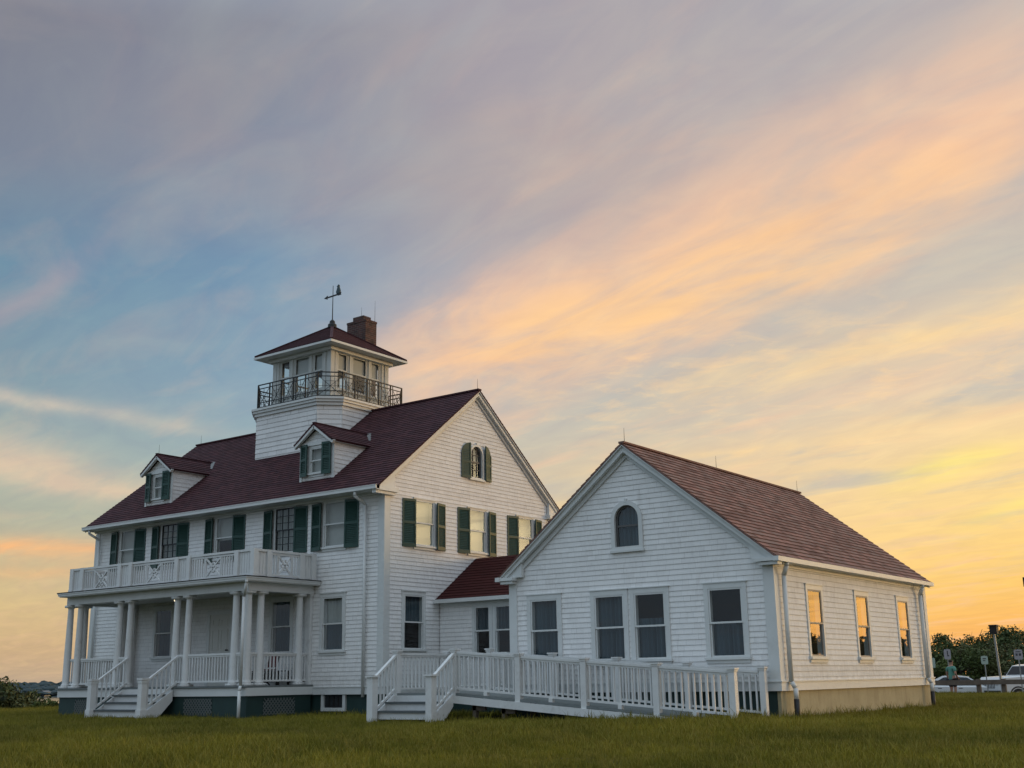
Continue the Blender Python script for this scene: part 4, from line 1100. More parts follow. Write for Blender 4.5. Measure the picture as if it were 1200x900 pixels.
# pale house on the far shore
fhs = thing('shore_house', (-984, 612, -7), 'tiny pale house on the wooded shore across the water', 'house')
mb = MB(); mb.box((-988, 608, -8.5), (-980, 614, -3.6)); mb.build('wall', M['white_dull'], fhs)
mb = MB(); mb.prism([(-988.5, -3.6), (-979.5, -3.6), (-984, -2.2)], lambda u, w, d: Vector((u, d, w)), 607.5, 614.5); mb.build('roof', M['lead'], fhs)

# ------------------------------------------------------------------ grass
def blade_tuft(name, seed, n=15, hmin=.05, hmax=.13, rad=.11):
    rng = np.random.RandomState(seed); V, Fc = [], []
    for i in range(n):
        r = rad*math.sqrt(rng.rand()); a = rng.rand()*6.283; x, y = r*math.cos(a), r*math.sin(a)
        h = hmin+(hmax-hmin)*rng.rand()**1.3; w = .0035+.0032*rng.rand(); b = rng.rand()*6.283; l = h*(.15+.6*rng.rand()); dx, dy = math.cos(b), math.sin(b); px_, py_ = -dy*w, dx*w
        k = len(V)
        V += [(x-px_, y-py_, -.02), (x+px_, y+py_, -.02), (x+dx*l*.35+px_*.8, y+dy*l*.35+py_*.8, h*.6), (x+dx*l*.35-px_*.8, y+dy*l*.35-py_*.8, h*.6), (x+dx*l, y+dy*l, h)]
        Fc += [(k, k+1, k+2, k+3), (k+3, k+2, k+4)]
    me = bpy.data.meshes.new(name); me.from_pydata(V, [], Fc); return me
def grass_mat():
    m, t, b = material('meadow_grass'); p = geo_pos(t)
    r = t.new('ShaderNodeObjectInfo').outputs['Random']
    n = t.noise(p, .22, 6, .65); n2 = t.noise(p, 1.1, 5, .65)
    x, y, z = t.xyz(p)
    c = t.mix(t.rng(n, .40, .60), (.112, .112, .013), (.255, .225, .026))
    c = t.mix(t.m('MULTIPLY', t.rng(n2, .48, .7), .6), c, (.25, .20, .045))
    c = t.mix(t.m('MULTIPLY', t.rng(r, .55, 1.), .55), c, (.29, .235, .065)); c = t.mix(t.m('MULTIPLY', t.rng(r, .35, 0.), .5), c, (.060, .078, .011))
    t.put(b.inputs['Base Color'], c); b.inputs['Roughness'].default_value = .7; b.inputs['Specular IOR Level'].default_value = .15
    tl = t.new('ShaderNodeBsdfTranslucent'); t.put(tl.inputs[0], c); mx = t.new('ShaderNodeMixShader'); mx.inputs[0].default_value = .3
    t.l.new(b.outputs[0], mx.inputs[1]); t.l.new(tl.outputs[0], mx.inputs[2]); t.l.new(mx.outputs[0], t.n['Material Output'].inputs[0])
    return m
GM = grass_mat()
tufts = []
for i in range(4):
    tm = blade_tuft('grass_tuft', 20+i, 20 if i < 3 else 11, .03, .095 if i < 3 else .19); tm.materials.append(GM)
    tufts.append(bpy.data.objects.new('grass_tuft', tm))
def grass_points():
    rng = np.random.RandomState(11); pts = []; sc = []
    N = 306000
    s = np.sqrt(rng.rand(N)*(58**2-11**2)+11**2); a = np.radians(-64+66*rng.rand(N))
    keep = rng.rand(N) < np.where(s < 24, 1., np.where(s < 36, .62, .36)); s, a = s[keep], a[keep]
    x = CAM.x+s*np.sin(a); y = CAM.y+s*np.cos(a)
    def inb(x0, x1, y0, y1): return (x > x0) & (x < x1) & (y > y0) & (y < y1)
    bad = inb(XL, 0, 0, DP) | inb(PX0, PX1, PY, 0) | inb(AX0, AX1, AY0, AY1) | inb(0, AX0, LY, 5.6) | inb(2.5, 4.3, -3.0, 2.3) | inb(4.3, 8.6, -2.2, -.8) | inb(st0, st1, PY-.9, PY) | inb(-1., 40, 36.6, 52) | (x < -31)
    x, y, s = x[~bad], y[~bad], s[~bad]
    n1 = np.sin(x*.55+y*.21)*np.sin(y*.47-x*.13+2)+.5*np.sin(x*1.7+y*1.1)*np.sin(y*1.9-.4*x)
    S = (1.+.30*n1+.30*rng.rand(len(x)))*np.where(s < 24, .85, .78)
    def near(x0, x1, y0, y1, m=.5): return (x > x0-m) & (x < x1+m) & (y > y0-m) & (y < y1+m)
    nr = near(PX0, 0, PY, DP, .35) | near(AX0, AX1, AY0, AY1, .40) | near(2.5, 11.2, -2.4, -.9, .25)
    S = np.where(nr, S*(1.0+.7*rng.rand(len(x))), S)
    return np.stack([x, y, hgt(x, y)], -1), S
P, S = grass_points()
gme = bpy.data.meshes.new('grass'); gme.vertices.add(len(P)); gme.vertices.foreach_set('co', P.astype(np.float32).ravel())
at = gme.attributes.new('size', 'FLOAT', 'POINT'); at.data.foreach_set('value', S.astype(np.float32)); gme.update()
gob = tag(link('grass', gme), 'rough dark green and straw coloured lawn grass around the buildings', 'grass', kind='stuff')
ng = bpy.data.node_groups.new('grass_scatter', 'GeometryNodeTree')
ng.interface.new_socket('Geometry', in_out='INPUT', socket_type='NodeSocketGeometry'); ng.interface.new_socket('Geometry', in_out='OUTPUT', socket_type='NodeSocketGeometry')
G = ng.nodes; Lk = ng.links; gi = G.new('NodeGroupInput'); go = G.new('NodeGroupOutput'); iop = G.new('GeometryNodeInstanceOnPoints')
jg = G.new('GeometryNodeGeometryToInstance')
for o in tufts:
    oi = G.new('GeometryNodeObjectInfo'); oi.inputs[0].default_value = o; Lk.new(oi.outputs['Geometry'], jg.inputs[0])
Lk.new(gi.outputs[0], iop.inputs['Points']); Lk.new(jg.outputs[0], iop.inputs['Instance']); iop.inputs['Pick Instance'].default_value = True
ri = G.new('FunctionNodeRandomValue'); ri.data_type = 'INT'; ri.inputs[4].default_value = 0; ri.inputs[5].default_value = 3; Lk.new(ri.outputs[2], iop.inputs['Instance Index'])
rr = G.new('FunctionNodeRandomValue'); rr.data_type = 'FLOAT_VECTOR'; rr.inputs[0].default_value = (-.12, -.12, 0); rr.inputs[1].default_value = (.12, .12, 6.283); Lk.new(rr.outputs[0], iop.inputs['Rotation'])
na = G.new('GeometryNodeInputNamedAttribute'); na.data_type = 'FLOAT'; na.inputs[0].default_value = 'size'; Lk.new(na.outputs[0], iop.inputs['Scale'])
Lk.new(iop.outputs[0], go.inputs[0])
md = gob.modifiers.new('scatter', 'NODES'); md.node_group = ng

# =================================================================== TREES AND SHRUBS
def leaf_cloud(blobs, n, size, seed):
    """n leaf-sized faces spread through ellipsoidal clumps (centre, radii)"""
    rng = np.random.RandomState(seed); w = np.array([b[1][0]*b[1][1]+b[1][0]*b[1][2] for b in blobs]); w /= w.sum()
    idx = rng.choice(len(blobs), n, p=w); C = np.array([b[0] for b in blobs])[idx]; Rr = np.array([b[1] for b in blobs])[idx]
    d = rng.normal(size=(n, 3)); d /= np.linalg.norm(d, axis=1)[:, None]; rad = rng.rand(n)**.38*(1+.18*rng.normal(size=n)); p = C+d*Rr*rad[:, None]
    a = rng.normal(size=(n, 3)); a /= np.linalg.norm(a, axis=1)[:, None]; b = np.cross(a, rng.normal(size=(n, 3))); b /= np.linalg.norm(b, axis=1)[:, None]
    sz = size*(.6+.8*rng.rand(n))[:, None]
    V = np.stack([p-a*sz, p+b*sz*.45, p+a*sz, p-b*sz*.45], 1).reshape(-1, 3); F_ = np.arange(4*n).reshape(-1, 4); return V, F_
def woody(mb, base, top, r, rng, limbs, spread):
    base, top = Vector(base), Vector(top); mid = base.lerp(top, .5)+Vector((rng.normal()*.08, rng.normal()*.08, 0)); mb.cyl(base, mid, r, r*.72, 8); mb.cyl(mid, top, r*.72, r*.3, 8)
    for i in range(limbs):
        s = base.lerp(top, .3+.6*rng.rand()); a = rng.rand()*6.283; q = s+Vector((math.cos(a)*spread*(.5+.5*rng.rand()), math.sin(a)*spread*(.5+.5*rng.rand()), spread*(.3+.6*rng.rand()))); mb.cyl(s, q, r*.35, r*.1, 6)
def tree(name, x, y, h, w, seed, mat, label, group, n=2600, size=.16, trunk=.25, cat='tree', twigs=0):
    rng = np.random.RandomState(seed); z = float(hgt(x, y)); t = thing(name, (x, y, z), label, cat, group)
    mb = MB(); woody(mb, (x, y, z-.2), (x+rng.normal()*.1*w, y, z+h*.8), .05+.02*h, rng, 7, w*.35)
    # a few bare twigs stand out of the crown
    for i in range(twigs): a = rng.rand()*6.283; q = Vector((x+math.cos(a)*w*.35*rng.rand(), y+math.sin(a)*w*.2, z+h*.8)); mb.cyl(q, q+Vector((rng.normal()*.15, 0, h*.22)), .02, .006, 5)
    mb.build('trunk', M['bark'], t)
    bl = []
    k = 9+int(3*rng.rand())
    for i in range(k):
        a = rng.rand()*6.283; rr_ = w*.5*rng.rand()**.6; zz = z+h*(trunk+(.86-trunk)*rng.rand()); s = w*(.17+.14*rng.rand())*(1.15-.45*(zz-z)/h)
        bl.append(((x+rr_*math.cos(a)*(1-.4*(zz-z)/h), y+rr_*math.sin(a), zz), (s, s, s*.72)))
    V, F_ = leaf_cloud(bl, n, size, seed+1); me = bpy.data.meshes.new('crown'); me.from_pydata(V.tolist(), [], F_.tolist()); me.materials.append(mat); link('crown', me, t)
    return t
def at_dist(az, d): return CAM.x+d*math.sin(R(az)), CAM.y+d*math.cos(R(az))
gR = 'trees behind the car park'
rt = [(-18.2, 86, 3.2, 5.0, 'leaf', 'dark rounded tree beyond the car park, next to the back corner of the annex'),
      (-17.1, 88, 3.9, 5.2, 'leaf', 'dark tree with bare twigs above it beyond the white sedan'),
      (-16.2, 80, 2.9, 4.2, 'leaf_light', 'lighter green bushy tree right behind the person in the green shirt'),
      (-15.6, 90, 4.3, 5.6, 'leaf', 'taller dark tree beyond the gap between sedan and white off-roader'),
      (-15.0, 82, 3.3, 4.6, 'leaf_olive', 'olive green tree behind the small pale green sign'),
      (-14.3, 91, 4.6, 6.0, 'leaf', 'tallest dark tree just left of the leaning pole'),
      (-13.4, 86, 4.0, 5.4, 'leaf_olive', 'olive tree behind the roof of the white off-roader'),
      (-12.5, 90, 4.2, 6.0, 'leaf', 'dark tree at the right edge of the photo beyond the off-roader')]
for i, (az, d, h, w, mt, lb) in enumerate(rt):
    x, y = at_dist(az, d); tree('broadleaf_tree', x, y, h, w, 40+i, M[mt], lb, gR, 7500, .115, .0, twigs=3 if i in (1, 3, 7) else 1)
for i in range(11):                                # a hedge-like row off to the right, seen in the panes of the annex
    tree('broadleaf_tree', 3.6+4.4*i, 60+2*math.sin(i*2.1), 4.5+.5*math.sin(i*1.7), 6.6, 70+i, M['leaf'], 'dark tree of the row beyond the right edge, mirrored in the annex panes', 'trees mirrored in the annex panes', 3600, .25, .0)
gL = 'shrubs at the lawn edge by the water'
ls = [(-60.2, 55.5, 1.15, 2.6, 'leaf', 'dark green shrub at the far left edge of the lawn'), (-59.5, 57.5, 1.0, 2.4, 'leaf_olive', 'olive shrub second from the left at the lawn edge'),
      (-58.9, 56, .85, 1.9, 'leaf_olive', 'low rounded olive shrub in the middle of the lawn edge shrubs'), (-58.35, 57, .72, 1.5, 'leaf', 'dark shrub beside the strip of water'), (-57.75, 55.5, .12, .9, 'leaf_light', 'small low green shrub nearest to the porch, before the water')]
for i, (az, d, h, w, mt, lb) in enumerate(ls):
    x, y = at_dist(az, d); tree('shrub', x, y, h-float(hgt(x, y)), w, 120+i, M[mt], lb, gL, 2300, .085, .02, 'shrub')
# young pine at the very edge
x, y = at_dist(-60.15, 54); z = float(hgt(x, y)); pine = thing('pine_tree', (x, y, z), 'young dark pine rising above the shrubs at the left edge of the photo', 'tree')
mb = MB(); mb.cyl((x, y, z-.2), (x, y, z+1.75), .06, .015, 8); mb.build('trunk', M['bark'], pine)
rng = np.random.RandomState(9); mb = MB()
for k in range(150):
    f_ = rng.rand(); zz = z+.15+1.5*f_; L = .85*(1-f_*.8); a = rng.rand()*6.283; q0 = Vector((x, y, zz)); q1 = q0+Vector((math.cos(a)*L, math.sin(a)*L, .22*L+.05))
    mb.cyl(q0, q1, .012, .004, 4)
    for j in range(9):
        c_ = q0.lerp(q1, .25+.75*j/8)
        for s in range(3):
            dvec = Vector((rng.normal(), rng.normal(), rng.normal()*.6+.4)).normalized()*.11; sd = Vector((rng.normal(), rng.normal(), rng.normal())).normalized()*.012; mb.add([c_-sd, c_+sd, c_+dvec], [(0, 1, 2)])
mb.build('crown', M['needle'], pine)

# =================================================================== CAR PARK EDGE
# low timber guard rail
gr = thing('guard_rail', (7.5, 28.2, 0), 'low weathered timber guard rail along the edge of the car park', 'guard rail')
gp = [(-1.5, 25.75), (1.5, 26.55), (4.4, 27.33), (7.12, 28.08), (8.05, 28.33), (11., 29.1), (14, 29.9)]
for (xa, ya), (xb, yb_) in zip(gp[:-1], gp[1:]):
    a = Vector((xa, ya, float(hgt(xa, ya))+.47)); b2 = Vector((xb, yb_, float(hgt(xb, yb_))+.47)); mb = MB(); mb.bar(a, b2, .10, .19); mb.build('rail', M['timber'], gr)
for xa, ya in gp:
    z = float(hgt(xa, ya)); mb = MB(); mb.box((xa-.08, ya+.05, z-.3), (xa+.08, ya+.21, z+.60)); mb.build('post', M['timber'], gr)

# cars
def section_loft(mb, prof, ys, m=0):
    """prof: list of outlines [(x,z)...] one per y in ys, joined to a closed skin"""
    n = len(prof[0]); P_ = []
    for pr, y in zip(prof, ys): P_ += [Vector((x, y, z)) for x, z in pr]
    Fc = [tuple(range(n)), tuple(range((len(ys)-1)*n+n-1, (len(ys)-1)*n-1, -1))]
    for k in range(len(ys)-1): Fc += [(k*n+i, (k+1)*n+i, (k+1)*n+(i+1) % n, k*n+(i+1) % n) for i in range(n)]
    mb.add(P_, Fc, m)
def shrink(pr, dx, dz):
    cx = sum(p[0] for p in pr)/len(pr); cz = sum(p[1] for p in pr)/len(pr); return [(x-(dx if x > cx else -dx), z-(dz if z > cz else -dz)) for x, z in pr]
def place(o, loc, rz):
    pass
def car(name, loc, heading, label, spec):
    """built along local +x = forwards"""
    t = bpy.data.objects.new(name, None); COL.objects.link(t); t.location = loc; t.rotation_euler = (0, 0, heading); tag(t, label, 'car', 'cars parked behind the guard rail')
    W = spec['w']/2; body = spec['body']; cab = spec['cab']
    def B(mb, n, mats, par=t, sm_=False): return mb.build(n, mats, par, sm_)
    mb = MB(); section_loft(mb, [shrink(body, .06, .05), body, body, shrink(body, .06, .05)], [-W, -W+.09, W-.09, W]); b = B(mb, 'body', M['carwhite'])
    mb = MB(); Wt = W*spec['tum']; base_w = W-.07
    # greenhouse: pillars and roof round glass
    n = len(cab); low = [cab[0], cab[-1]]
    P_ = []
    for s in (-1, 1):
        for (x, z) in cab: k = (z-cab[0][1])/(max(c[1] for c in cab)-cab[0][1]); P_.append(Vector((x, s*(base_w*(1-k)+Wt*k), z)))
    Fc = [tuple(range(n)), tuple(range(2*n-1, n-1, -1))]+[(i, n+i, n+i+1, i+1) for i in range(n-1)]
    mb.add(P_, Fc); cabn = B(mb, 'roof', M['carwhite'], b)
    def side_pt(x, z, s, d): k = (z-cab[0][1])/(max(c[1] for c in cab)-cab[0][1]); return Vector((x, s*(base_w*(1-k)+Wt*k+d), z))
    for s in (-1, 1):
        for poly in spec['sidewin']: mb = MB(); mb.add([side_pt(x, z, s, .012) for x, z in poly], [tuple(range(len(poly)))]); B(mb, 'side_window', M['carglass'])
        for poly in spec['sidewin']: mb = MB(); mb.add([side_pt(x, z, s, .005) for x, z in poly], [tuple(range(len(poly)))]); B(mb, 'dark_cabin_sheet', M['blacktrim'])  # black sheet behind the glass, painting the darkness of the cabin
    for nm, (a, c) in (('windscreen', spec['ws']), ('rear_window', spec['rw'])):
        pa, pc = Vector((a[0], 0, a[1])), Vector((c[0], 0, c[1])); nrm = Vector((-(pc-pa).z, 0, (pc-pa).x)).normalized()
        if nrm.z < 0: nrm = -nrm
        for off, mt, nn in ((.006, 'blacktrim', 'dark_cabin_sheet'), (.014, 'carglass', nm)):
            q = []
            for p, f_ in ((pa.lerp(pc, .08), 0), (pa.lerp(pc, .92), 1)):
                k = (p.z-cab[0][1])/(max(cc[1] for cc in cab)-cab[0][1]); wy = (base_w*(1-k)+Wt*k)-.07; q.append((p+nrm*off, wy))
            mb = MB(); mb.add([q[0][0]+Vector((0, -q[0][1], 0)), q[0][0]+Vector((0, q[0][1], 0)), q[1][0]+Vector((0, q[1][1], 0)), q[1][0]+Vector((0, -q[1][1], 0))], [(0, 1, 2, 3)]); B(mb, nn, M[mt])
    rw_ = spec['wr']
    for x in spec['wx']:
        for s in (-1, 1):
            mb = MB(); prof = [(rw_*.62, -.11), (rw_*.95, -.11), (rw_, -.07), (rw_, .07), (rw_*.95, .11), (rw_*.62, .11)]; nseg_ = 22; P_ = []
            for r_, q in prof: P_ += [Vector((x+r_*math.cos(2*math.pi*i/nseg_), s*(W-.10)+q, rw_+r_*math.sin(2*math.pi*i/nseg_))) for i in range(nseg_)]
            Fc = [(k*nseg_+i, k*nseg_+(i+1) % nseg_, ((k+1) % 6)*nseg_+(i+1) % nseg_, ((k+1) % 6)*nseg_+i) for k in range(6) for i in range(nseg_)]
            mb.add(P_, Fc); wh = B(mb, 'wheel', M['rubber'])
            mb = MB(); mb.cyl((x, s*(W-.10)-.06, rw_), (x, s*(W-.10)+.06, rw_), rw_*.2, n=10)
            for k in range(5): a = k*2*math.pi/5; mb.bar((x, s*(W-.03), rw_), (x+rw_*.62*math.cos(a), s*(W-.03), rw_+rw_*.62*math.sin(a)), .05, .03)
            mb.ring([(rw_*.64*math.cos(i*.2856), rw_*.64*math.sin(i*.2856)) for i in range(22)], [(rw_*.54*math.cos(i*.2856), rw_*.54*math.sin(i*.2856)) for i in range(22)], lambda u, w_, d: Vector((x+u, s*(W-.05)+d, rw_+w_)), -.05, .05)
            B(mb, 'rim', M['alloy'], wh)
            mb = MB(); mb.ring([((rw_+.09)*math.cos(i*math.pi/12), (rw_+.09)*math.sin(i*math.pi/12)) for i in range(24)], [((rw_+.02)*math.cos(i*math.pi/12), (rw_+.02)*math.sin(i*math.pi/12)) for i in range(24)], lambda u, w_, d: Vector((x+u, s*(W-.02)+d, rw_+w_)), -.10, .025); B(mb, 'wheel_arch', M['blacktrim'])
    for s in (-1, 1):
        hx, hz, hy, hh = spec['head']; mb = MB(); mb.box((hx-.05, s*hy-.13, hz-hh), (hx+.02, s*hy+.13, hz+hh)); B(mb, 'headlight', M['lamp_clear'])
        tx, tz = spec['tail']; mb = MB(); mb.box((tx-.02, s*(W-.2)-.12, tz-.08), (tx+.05, s*(W-.2)+.12, tz+.08)); B(mb, 'tail_light', M['lamp_red'])
        mx_, mz = spec['mirror']; mb = MB(); mb.box((mx_-.06, s*(W+.02), mz-.06), (mx_+.06, s*(W+.20), mz+.08)); B(mb, 'wing_mirror', M['blacktrim'])
        for hx_ in spec['handles']: mb = MB(); mb.box((hx_-.09, s*W-.01, spec['hz']-.012), (hx_+.09, s*W+.025, spec['hz']+.018)); B(mb, 'door_handle', M['blacktrim'])
    fx, fz0, fz1 = spec['bump']; mb = MB(); mb.box((fx-.08, -W+.08, fz0), (fx+.08, W-.08, fz1)); B(mb, 'bumper', M[spec.get('bmat', 'blacktrim')])
    mb = MB(); mb.box((spec['tail'][0]-.10, -W+.08, fz0), (spec['tail'][0]+.04, W-.08, fz1)); B(mb, 'bumper', M[spec.get('bmat', 'blacktrim')])
    gx, gz0, gz1, gw = spec['grille']
    mb = MB(); mb.box((gx-.05, -gw, gz0), (gx+.015, gw, gz1)); g_ = B(mb, 'grille', M['blacktrim'])
    mb = MB()
    for i in range(7): y_ = -gw+2*gw*(i+.5)/7; mb.box((gx+.015, y_-.02, gz0+.02), (gx+.03, y_+.02, gz1-.02))
    B(mb, 'grille_slat', M['carwhite'], g_)
    return t
sedan = dict(w=1.80, tum=.66, wr=.32, wx=(-1.38, 1.36), body=[(-2.25, .42), (-2.15, .25), (2.1, .22), (2.28, .40), (2.27, .62), (2.05, .76), (1.05, .90), (-1.55, .96), (-2.22, .92), (-2.30, .7)],
    cab=[(1.10, .88), (.30, 1.36), (-.25, 1.43), (-.85, 1.41), (-1.85, .95)], ws=((1.10, .90), (.30, 1.36)), rw=((-1.85, .96), (-.85, 1.41)),
    sidewin=[[(.86, .95), (.28, 1.31), (-.22, 1.36), (-.22, .95)], [(-.30, .95), (-.30, 1.36), (-.80, 1.34), (-1.45, .98)]], head=(2.2, .64, .62, .07), tail=(-2.27, .78), mirror=(.75, .98), handles=(-.05, -1.0), hz=.82, bump=(2.22, .26, .44), bmat='carwhite', grille=(2.25, .42, .56, .4))
offroad = dict(w=1.86, tum=.80, wr=.40, wx=(-1.30, 1.40), body=[(-2.25, .60), (-2.2, .46), (2.2, .46), (2.28, .60), (2.28, 1.18), (2.12, 1.32), (.75, 1.38), (-2.25, 1.38)],
    cab=[(.80, 1.36), (.45, 1.84), (.1, 1.90), (-2.1, 1.90), (-2.24, 1.36)], ws=((.80, 1.38), (.45, 1.84)), rw=((-2.24, 1.38), (-2.12, 1.87)),
    sidewin=[[(.60, 1.42), (.34, 1.79), (-.30, 1.81), (-.30, 1.42)], [(-.40, 1.42), (-.40, 1.81), (-1.12, 1.81), (-1.12, 1.42)], [(-1.22, 1.42), (-1.22, 1.81), (-1.98, 1.81), (-2.08, 1.42)]], head=(2.26, 1.02, .58, .10), tail=(-2.25, 1.1), mirror=(.62, 1.44), handles=(-.2, -1.0), hz=1.22, bump=(2.36, .5, .70), grille=(2.27, .80, 1.18, .42))
cz_ = lambda x, y: float(hgt(x, y))+.013
def forward_rot(o): pass
car('parked_sedan', (3.75, 37.6, cz_(3.75, 37.6)), R(14), 'white sedan parked beyond the guard rail behind the person in green', sedan)
car('parked_off_roader', (6.75, 38.6, cz_(6.75, 38.6)), R(228), 'boxy white off-roader with upright windscreen parked at the right edge of the photo', offroad)

# signs
def small_sign(px_, y, zc, w, h, mat, label, marks, rz=R(-14), lean=0.):
    z = float(hgt(px_, y)); t = bpy.data.objects.new('parking_sign', None); COL.objects.link(t); t.location = (px_, y, z); t.rotation_euler = (lean, 0, rz*-1); tag(t, label, 'sign', 'small signs at the car park')
    top = zc+h/2-z
    mb = MB(); mb.box((-.025, 0, -.3), (.025, .05, top+.02)); mb.build('post', M['steel'], t)
    mb = MB(); r = .04; hw_ = w/2; z0, z1 = top-h, top
    out = [(-hw_+r, z0), (hw_-r, z0), (hw_, z0+r), (hw_, z1-r), (hw_-r, z1), (-hw_+r, z1), (-hw_, z1-r), (-hw_, z0+r)]
    mb.prism(out, lambda u, w_, d: Vector((u, d, w_)), -.012, -.002); pl = mb.build('plate', M[mat], t)
    mb = MB()
    for u0, u1, a, c in marks: mb.box((u0*w, -.016, z0+a*h), (u1*w, -.0125, z0+c*h))
    if marks: mb.build('marking', M['sign_mark'], pl)
    return t
small_sign(4.14, 34.4, 1.66, .30, .46, 'sign_grey', 'grey violet sign with a dark mark right above the person', [(-.05, .12, .45, .85), (-.05, .25, .3, .42)])
small_sign(5.66, 34.9, 1.36, .30, .38, 'sign_green', 'pale green sign on a thin post between sedan and off-roader', [(-.25, .25, .62, .74), (-.25, .1, .4, .5)])
small_sign(8.03, 31.4, 1.53, .34, .42, 'sign_grey', 'grey sign with dark symbols standing before the off-roader at the right', [(-.32, -.08, .38, .62), (.06, .32, .38, .62), (-.3, .3, .74, .82)])
small_sign(3.42, 34.2, 1.28, .34, .46, 'sign_green', 'pale sign half hidden by the back corner of the annex', [])
# leaning pole with a dark box on top
x, y = 7.52, 30.26; z = float(hgt(x, y)); pl = thing('box_pole', (x, y, z), 'tall leaning grey pole with a dark box on its top', 'pole')
mb = MB(); mb.cyl((x, y, z-.3), (x-.10, y, 2.55), .055, .045, 10); mb.build('pole', M['steel'], pl)
mb = MB(); mb.box((x-.24, y-.12, 2.40), (x+.06, y+.14, 2.72)); mb.prism([(-.28, 2.72), (.10, 2.72), (.06, 2.78), (-.24, 2.78)], lambda u, w, d: Vector((x+u, y+d, w)), -.16, .18); mb.build('box', M['wood_dark'], pl)
# lamp post just outside the picture, its head reaches in
x, y = 11.1, 25.9; z = float(hgt(x, y)); lp = thing('street_lamp', (x, y, z), 'dark lamp head on a post just beyond the right edge of the photo', 'street lamp')
mb = MB(); mb.cyl((x, y, z-.3), (x, y, 4.25), .06, .045, 10); mb.build('pole', M['iron'], lp)
mb = MB(); mb.bar((x, y, 4.22), (x-.9, y-.06, 4.30), .05, .05); mb.build('arm', M['iron'], lp)
mb = MB(); mb.box((x-1.20, y-.18, 4.02), (x-.80, y+.08, 4.38)); mb.build('lamp_head', M['iron'], lp)

